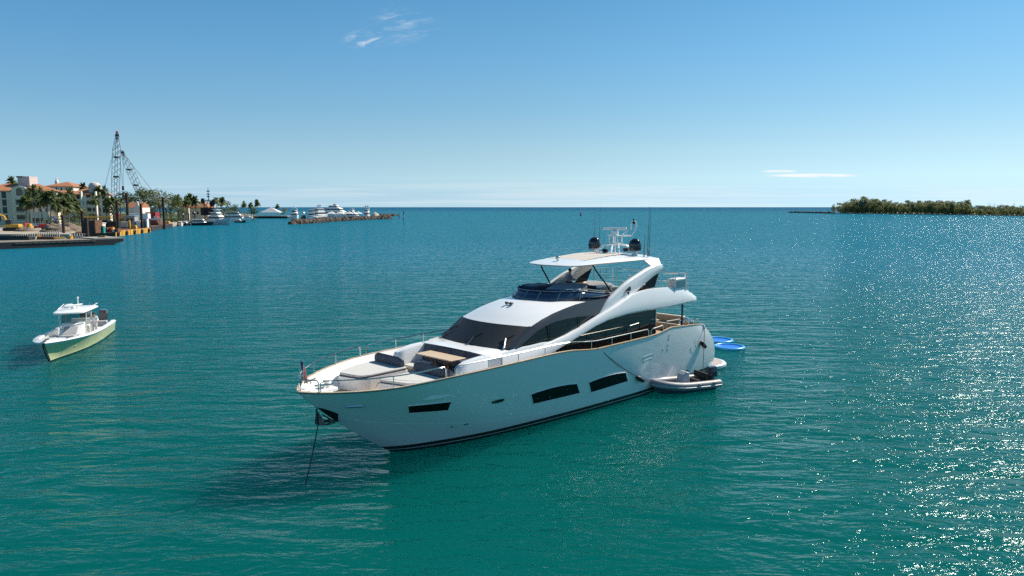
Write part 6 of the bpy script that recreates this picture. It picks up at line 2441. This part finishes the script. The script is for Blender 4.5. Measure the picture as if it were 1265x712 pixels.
# dark lattice mast with round radar drums (a workboat's mast behind the aqua yacht)
Ym = 428
r = thing('radar_mast_tower', 'dark lattice mast with round drum antennas rising above the near marina', 'mast', (PX(258, Ym), Ym, GZ))
m = MB()
lattice(m, (0, 0, 0), (0, 0, PZ(247, Ym) - GZ), 4.0, 1.8, 8, .22)
m.build('lattice', blackm, r, smooth=0)
m = MB()
m.tube([(0, 0, PZ(249, Ym) - GZ), (0, 0, PZ(232, Ym) - GZ)], .3, 6, r1=.12)
for y in (243, 240, 236.5):
    m.box(-.7, .7, -.5, .5, PZ(y, Ym) - GZ - .3, PZ(y, Ym) - GZ + .3)
m.build('pole', blackm, r, smooth=0)
for dx, y in ((-7 * Ym / FPX, 248.5), (6.5 * Ym / FPX, 249.5), (3.5 * Ym / FPX, 252)):
    m = MB()
    m.lathe([(.2, -1.7), (1.05, -1.3), (1.25, 0), (1.05, 1.3), (.2, 1.7)], (dx, 0, PZ(y, Ym) - GZ), 12)
    m.tube([(dx, 0, PZ(y, Ym) - GZ - 1.5), (dx * .6, 0, PZ(256, Ym) - GZ), (0, 0, PZ(258, Ym) - GZ)], .15, 5)
    m.build('drum_antenna', blackm, r)
m = MB()
m.box(-4.5, 3.5, -1.5, 1.5, PZ(262, Ym) - GZ - 2, PZ(257, Ym) - GZ)
m.build('platform', darkst, r, smooth=0)

# pavilion pier
Yp = 655
pr = thing('pier', 'dark low pier carrying the white pavilion tent', 'pier', (PX(335, Yp), Yp, 0))
hw = 21.5 * Yp / FPX
m = MB()
m.box(-hw, hw, -5, 9, 1.7, 2.3)
m.build('deck', conc, pr, smooth=0)
m = MB()
m.box(-hw, hw, -4.6, 8.6, -1, 1.7)
m.build('base', mat('dark_base', (.02, .022, .02), .9), pr, smooth=0)
for i in range(9):
    m = MB()
    x = -hw + 1 + i * (2 * hw - 2) / 8
    m.tube([(x, -5.1, 2.3), (x, -5.1, 3.5)], .12, 4)
    m.build('rail_post', gelm, pr, smooth=0)
m = MB()
m.tube([(-hw, -5.1, 3.5), (hw, -5.1, 3.5)], .07, 4)
m.build('handrail', gelm, pr, smooth=0)
tn = thing('pavilion_tent', 'large white pavilion tent with peaked roof on the dark pier', 'tent', (PX(334, Yp), Yp + 1, 2.3))
tw = 12.0 * Yp / FPX
ez_, pz_ = PZ(262.6, Yp) - 2.3, PZ(256.3, Yp) - 2.3
m = MB()
c4 = [(-tw, -4, ez_), (tw, -4, ez_), (tw, 6, ez_), (-tw, 6, ez_)]
mid = [(-tw * .42, -1, lerp(ez_, pz_, .6)), (tw * .42, -1, lerp(ez_, pz_, .6)), (tw * .42, 3, lerp(ez_, pz_, .6)), (-tw * .42, 3, lerp(ez_, pz_, .6))]
m.add(c4 + mid + [(0, 1, pz_)], [(0, 1, 5, 4), (1, 2, 6, 5), (2, 3, 7, 6), (3, 0, 4, 7), (4, 5, 8), (5, 6, 8), (6, 7, 8), (7, 4, 8)])
m.add([(-tw, -4, ez_), (tw, -4, ez_), (tw, -4, ez_ - .5), (-tw, -4, ez_ - .5)], [(0, 1, 2, 3)])
m.build('canopy', canvas, tn, smooth=0)
for i in range(6):
    m = MB()
    x = -tw + i * tw * .4
    m.tube([(x, -4, 0), (x, -4, ez_)], .14, 5)
    m.build('post', gelm, tn, smooth=0)

# distant marina behind the breakwater
moored('moored_yacht', 'cream flybridge yacht at the left end of the breakwater marina', 'yacht', 364, 585, 14, 6.0, radians(-60), 2.8, [(-5.5, 3.5, 2.6, 5.4, 2.5), (-4.5, 2.0, 5.6, 7.8, 2.3)], arch=True, mast=2.5, domes=1, group=GB)
moored('moored_boat', 'dark fishing boat with dark tower second from the left in the breakwater marina', 'boat', 374.5, 600, 12, 4.6, radians(-70), 1.8, [(-4, 2.4, 1.6, 3.8, 1.8), (-2.4, 1.0, 5.0, 6.4, 1.3)], hullm=hullnavy, group=GB)
moored('moored_yacht', 'boxy yacht showing its dark stern decks in the breakwater marina', 'yacht', 384, 605, 16, 6.4, radians(110), 3.0, [(-6, 5.0, 2.8, 5.4, 2.8), (-5, 3.0, 5.8, 8.0, 2.6)], group=GB)
moored('moored_yacht', 'white yacht carrying two dark domes left of the largest yacht', 'yacht', 396, 625, 22, 6.2, radians(70), 3.4, [(-8, 6.0, 3.2, 6.2, 2.7), (-7, 3.5, 6.4, 9.0, 2.5)], arch=True, domes=2, mast=2.0, group=GB)
moored('moored_yacht', 'largest three decked white yacht with tall mast in the breakwater marina', 'yacht', 418, 640, 30, 7.2, radians(-18), 3.6, [(-13.5, 9.0, 3.4, 6.4, 3.2), (-12, 5.5, 6.7, 9.4, 3.0), (-8.5, 1.5, 9.7, 11.6, 2.6)], mast=6.0, domes=2, group=GB)
moored('moored_yacht', 'sleek white express yacht right of the largest yacht', 'yacht', 437, 632, 19, 5.2, radians(-25), 2.4, [(-7.5, 5.5, 2.2, 4.8, 2.2), (-6.0, 1.5, 5.0, 7.0, 2.0)], arch=True, group=GB)
moored('moored_yacht', 'white yacht with high arch and two raised antennas at the right end of the marina', 'yacht', 453, 628, 16, 5.6, radians(-75), 3.0, [(-6, 4.0, 2.8, 5.6, 2.4), (-5, 2.2, 5.8, 8.2, 2.3)], arch=True, mast=3.2, domes=2, group=GB)
for i, (px, lab) in enumerate(((409, 'leftmost white peaked canopy on the breakwater'), (420, 'second white peaked canopy from the left on the breakwater'), (431, 'third white peaked canopy from the left on the breakwater'), (442, 'rightmost white peaked canopy on the breakwater'))):
    Yc = 612
    cp = thing('canopy_tent', lab, 'canopy', (PX(px, Yc), Yc, 1.6), 0, 'white canopies on the breakwater')
    w = 4.9 * Yc / FPX
    m = MB()
    ez_ = 3.2
    m.add([(-w, -3, ez_), (w, -3, ez_), (w, 3, ez_), (-w, 3, ez_), (-w * .35, -1, ez_ + 1.1), (w * .35, -1, ez_ + 1.1), (w * .35, 1, ez_ + 1.1), (-w * .35, 1, ez_ + 1.1), (0, 0, ez_ + 2.3)], [(0, 1, 5, 4), (1, 2, 6, 5), (2, 3, 7, 6), (3, 0, 4, 7), (4, 5, 8), (5, 6, 8), (6, 7, 8), (7, 4, 8)])
    m.build('canopy', canvas, cp, smooth=0)
    for sx in (-1, 1):
        for sy2 in (-3, 3):
            m = MB()
            m.tube([(sx * w * .97, sy2, 0), (sx * w * .97, sy2, ez_)], .12, 4)
            m.build('post', gelm, cp, smooth=0)


# rocks
def rocks(name, label, path, w, hgt, n, seed, size=1.6):
    rnd = random.Random(seed)
    m = MB()
    ico = [(0, 0, 1), (.89, 0, .45), (.28, .85, .45), (-.72, .53, .45), (-.72, -.53, .45), (.28, -.85, .45), (.72, .53, -.45), (-.28, .85, -.45), (-.89, 0, -.45), (-.28, -.85, -.45), (.72, -.53, -.45), (0, 0, -1)]
    fc = [(0, 1, 2), (0, 2, 3), (0, 3, 4), (0, 4, 5), (0, 5, 1), (1, 6, 2), (2, 7, 3), (3, 8, 4), (4, 9, 5), (5, 10, 1), (6, 7, 2), (7, 8, 3), (8, 9, 4), (9, 10, 5), (10, 6, 1), (11, 7, 6), (11, 8, 7), (11, 9, 8), (11, 10, 9), (11, 6, 10)]
    k = len(path) - 1
    for i in range(n):
        t = rnd.random() * k
        j = min(int(t), k - 1)
        p = Vector(path[j]).lerp(Vector(path[j + 1]), t - j)
        o_ = rnd.gauss(0, .45)
        hh = hgt * max(0.05, 1 - abs(o_)) * rnd.uniform(.5, 1) * interp(t, [0, .25, k - .3, k], [.45, 1, 1, .3])
        s = size * rnd.uniform(.5, 1.25)
        R3 = Matrix.Rotation(rnd.uniform(0, 6), 3, Vector((rnd.gauss(0, 1), rnd.gauss(0, 1), rnd.gauss(0, 1))).normalized())
        c = Vector((p.x, p.y + o_ * w, hh - s * .25))
        m.add([c + R3 @ Vector((v[0] * s * rnd.uniform(.8, 1.2), v[1] * s * rnd.uniform(.7, 1.1), v[2] * s * .8)) for v in ico], fc)
    o = m.build(name, rockm, None, smooth=0, normals=False)
    o['kind'] = 'stuff'
    o['label'] = label
    o['category'] = 'rocks'
    return o


rocks('breakwater_rocks', 'dark boulders of the long breakwater in front of the marina', [sea(359, 277.3), sea(375, 276.8), sea(392, 275.6), sea(410, 274), sea(440, 272.4), sea(465, 271.2), sea(483.5, 270.7)], 3.0, 2.6, 620, 5, 2.0)
m = MB()
bw = [sea(364, 276.4), sea(392, 274.6), sea(410, 273), sea(440, 271.4), sea(478, 270.3)]
m.add([Vector((p.x, p.y - 2, 1.4)) for p in bw] + [Vector((p.x + 2, p.y + 16, 1.4)) for p in bw], [(i, i + 1, i + 6, i + 5) for i in range(4)])
struct(m.build('breakwater_path', conc, None, smooth=0))
rocks('jetty_rocks', 'low dark rocks of the farther jetty right of the breakwater', [sea(466, 267.4), sea(480, 267.2), sea(490, 267.0)], 3.0, 1.8, 120, 6, 2.2)
rnd = random.Random(3)
m = MB()
m.lathe([(5.2, 0), (4.3, 1.8), (2.6, 3.6), (.8, 4.9), (.1, 5.1)], (PX(463, 606), 606, 1.0), 9)
tag(m.build('stone_mound', mat('pale_rock', (.50, .44, .36), .9, var=.25, vscale=.5), None, smooth=0), 'pale stone mound near the tip of the breakwater', 'stone mound')
# channel markers and buoy
for px, y0, y1, lab, sign in ((493, 264, 270.2, 'slim dark channel post just right of the breakwater tip', False), (498.5, 262.8, 272.2, 'channel post with white board right of the slim post', True)):
    g = sea(px, y1)
    r = thing('channel_marker', lab, 'channel marker', (g.x, g.y, 0), 0, 'channel markers off the breakwater')
    h = PZ(y0, g.y)
    m = MB()
    m.tube([(0, 0, -1), (0, 0, h)], .32, 6)
    m.build('post', pilem, r)
    if sign:
        m = MB()
        m.box(-.9, .9, -.42, -.34, h - 4.4, h - 1.6)
        m.build('board', gelm, r, smooth=0)
        m = MB()
        m.box(-.5, .5, -.5, .5, h, h + .6)
        m.build('lamp_box', darkst, r, smooth=0)
g = sea(717.5, 266.8)
r = thing('buoy', 'small red buoy far out on the open water above the yacht', 'buoy', (g.x, g.y, 0))
m = MB()
m.lathe([(1.3, -.3), (1.3, .8), (.9, 1.0), (.1, 1.05)], (0, 0, 0), 12)
m.build('float', mat('dark_float', (.04, .05, .05), .6), r)
m = MB()
m.lathe([(.75, 1.05), (.6, 2.4), (.75, 2.5), (.75, 3.8), (.2, 4.0)], (0, 0, 0), 10)
m.build('tower', redp, r)

# ------------------------------------------------------------------ island on the right
isl = [(1029, 1150), (1045, 1105), (1062, 1078), (1100, 1030), (1150, 965), (1200, 895), (1240, 838), (1290, 780), (1400, 660), (1560, 660), (1520, 1000), (1300, 1200), (1150, 1260), (1060, 1240)]
m = MB()
m.prism([(PX(px, Y), Y, -1.0) for px, Y in isl], (0, 0, 1.9))
struct(m.build('island', sandm, None, smooth=0))
rocks('jetty_rocks', 'long low rock jetty running left from the wooded island', [sea(975, 263.0), sea(990, 263.2), sea(1010, 263.6), sea(1032, 264.2)], 3.5, 1.7, 320, 8, 2.6)
rnd = random.Random(11)


def pine_mesh(seed, h=18, w=11, n=330):
    rn = random.Random(seed)
    lobes = []
    for i in range(11):
        z = h * rn.uniform(.18, .9)
        k = interp(z / h, [.15, .5, .8, 1], [.9, 1, .85, .45])
        a = rn.uniform(0, 6.28)
        lobes.append(((cos(a) * w * .28 * k, sin(a) * w * .28 * k, z), (w * .34 * k, w * .34 * k, h * .13)))
    cm = MB()
    leaves(cm, lobes, n, 2.1, rn)
    tm = MB()
    tm.tube([(0, 0, -1), (.2, 0, h * .5), (0, 0, h * .9)], .35, 5, r1=.1)
    return cm, tm


protos = []
for i in range(6):
    cm, tm = pine_mesh(50 + i, n=430)
    a = cm.build('crown', leaf_pine if i % 3 else leaf_olive, None, smooth=0, normals=False)
    b = tm.build('trunk', bark, None)
    protos.append((a.data, b.data))
    bpy.data.objects.remove(a)
    bpy.data.objects.remove(b)


def island_tree(px, Y, topy, label, k, wide=1.0, group='feathery trees on the wooded island'):
    h = PZ(topy, Y) - .9
    r = thing('casuarina_tree', label, 'tree', (PX(px, Y), Y, .9), rnd.uniform(0, 6.28), group)
    for nm, d in zip(('crown', 'trunk'), protos[k % 6]):
        o = bpy.data.objects.new(nm, d)
        COL.objects.link(o)
        o.parent = r
        o.scale = (h / 18 * wide,) * 2 + (h / 18,)
    return r


skyl = lambda px: interp(px, [1028, 1034, 1042, 1050, 1056, 1062, 1067, 1081, 1100, 1112, 1120, 1140, 1160, 1176, 1184, 1194, 1199, 1204, 1265, 1300], [256, 252.5, 249.5, 246, 244.5, 245, 243, 244.8, 246.5, 249, 247, 246.8, 246.5, 246.6, 248.5, 247.2, 250, 253.2, 253.2, 253.4])
front = lambda px: interp(px, [1029, 1062, 1150, 1265, 1300], [1150, 1078, 965, 805, 760])
island_tree(1030, 1150, 252.3, 'leaning sparse tree at the left tip of the wooded island', 0, .8)
island_tree(1036, 1142, 250.6, 'second sparse tree from the left tip of the wooded island', 1, .8)
island_tree(1067, 1085, 242.3, 'tallest tree of the wooded island near its left end', 4, .9)
island_tree(1194, 925, 246.6, 'last tall tree before the island wood drops to low scrub', 2, .8)
px = 1041.0
k = 0
while px < 1198:
    for lay, (dy, dt) in enumerate(((12, 3.2), (40, .4))):
        pp = px + rnd.uniform(-1.4, 1.4)
        island_tree(pp, front(pp) + dy + rnd.uniform(0, 12), skyl(pp) + dt + abs(rnd.gauss(0, .6)), 'one of the feathery trees packed in the wood on the right-hand island', k, rnd.uniform(.8, 1.15))
        k += 1
    px += 4.4
px = 1203.0
while px < 1300:
    island_tree(px, front(px) + 25, 253.4 + abs(rnd.gauss(0, .7)), 'one of the low trees in the scrub at the right end of the island', k, 1.2, group='low scrub trees at the right end of the island')
    k += 1
    px += 5.0
# bare tall trunks over the scrub
for i, px in enumerate((1222, 1228, 1236, 1252)):
    Y = front(px) + 60
    m = MB()
    h = PZ(250.3 + (i % 3) * .5, Y)
    m.tube([(0, 0, 0), (.3, 0, h * .6), (.8, 0, h)], .25, 4, r1=.08)
    m.tube([(.3, 0, h * .7), (1.8, 0, h * .92)], .12, 4)
    m.tube([(.4, 0, h * .75), (-1.0, 0, h * .96)], .12, 4)
    o = m.build('bare_tree', mat('bleached_wood', (.3, .28, .25), .9), None)
    o.location = (PX(px, Y), Y, 0)
    tag(o, 'bare leafless tree standing above the low scrub of the island', 'tree', 'bare trees above the island scrub')
m = MB()
lob = []
px = 1040.0
while px < 1330:
    Y = front(px) + rnd.uniform(4, 10)
    s = Y / FPX
    hh = (13.0 if px < 1198 else 7.5) * rnd.uniform(.55, 1.15)
    lob.append(((PX(px, Y), Y, .9 + hh * .45), (2.6 * s, 4.5, hh * .6)))
    px += 2.6
leaves(m, lob, 12000, 2.1, rnd)
o = m.build('mangrove_thicket', leaf_olive, None, smooth=0, normals=False)
o['kind'] = 'stuff'
o['label'] = 'low green thicket along the waterline of the wooded island'
o['category'] = 'thicket'
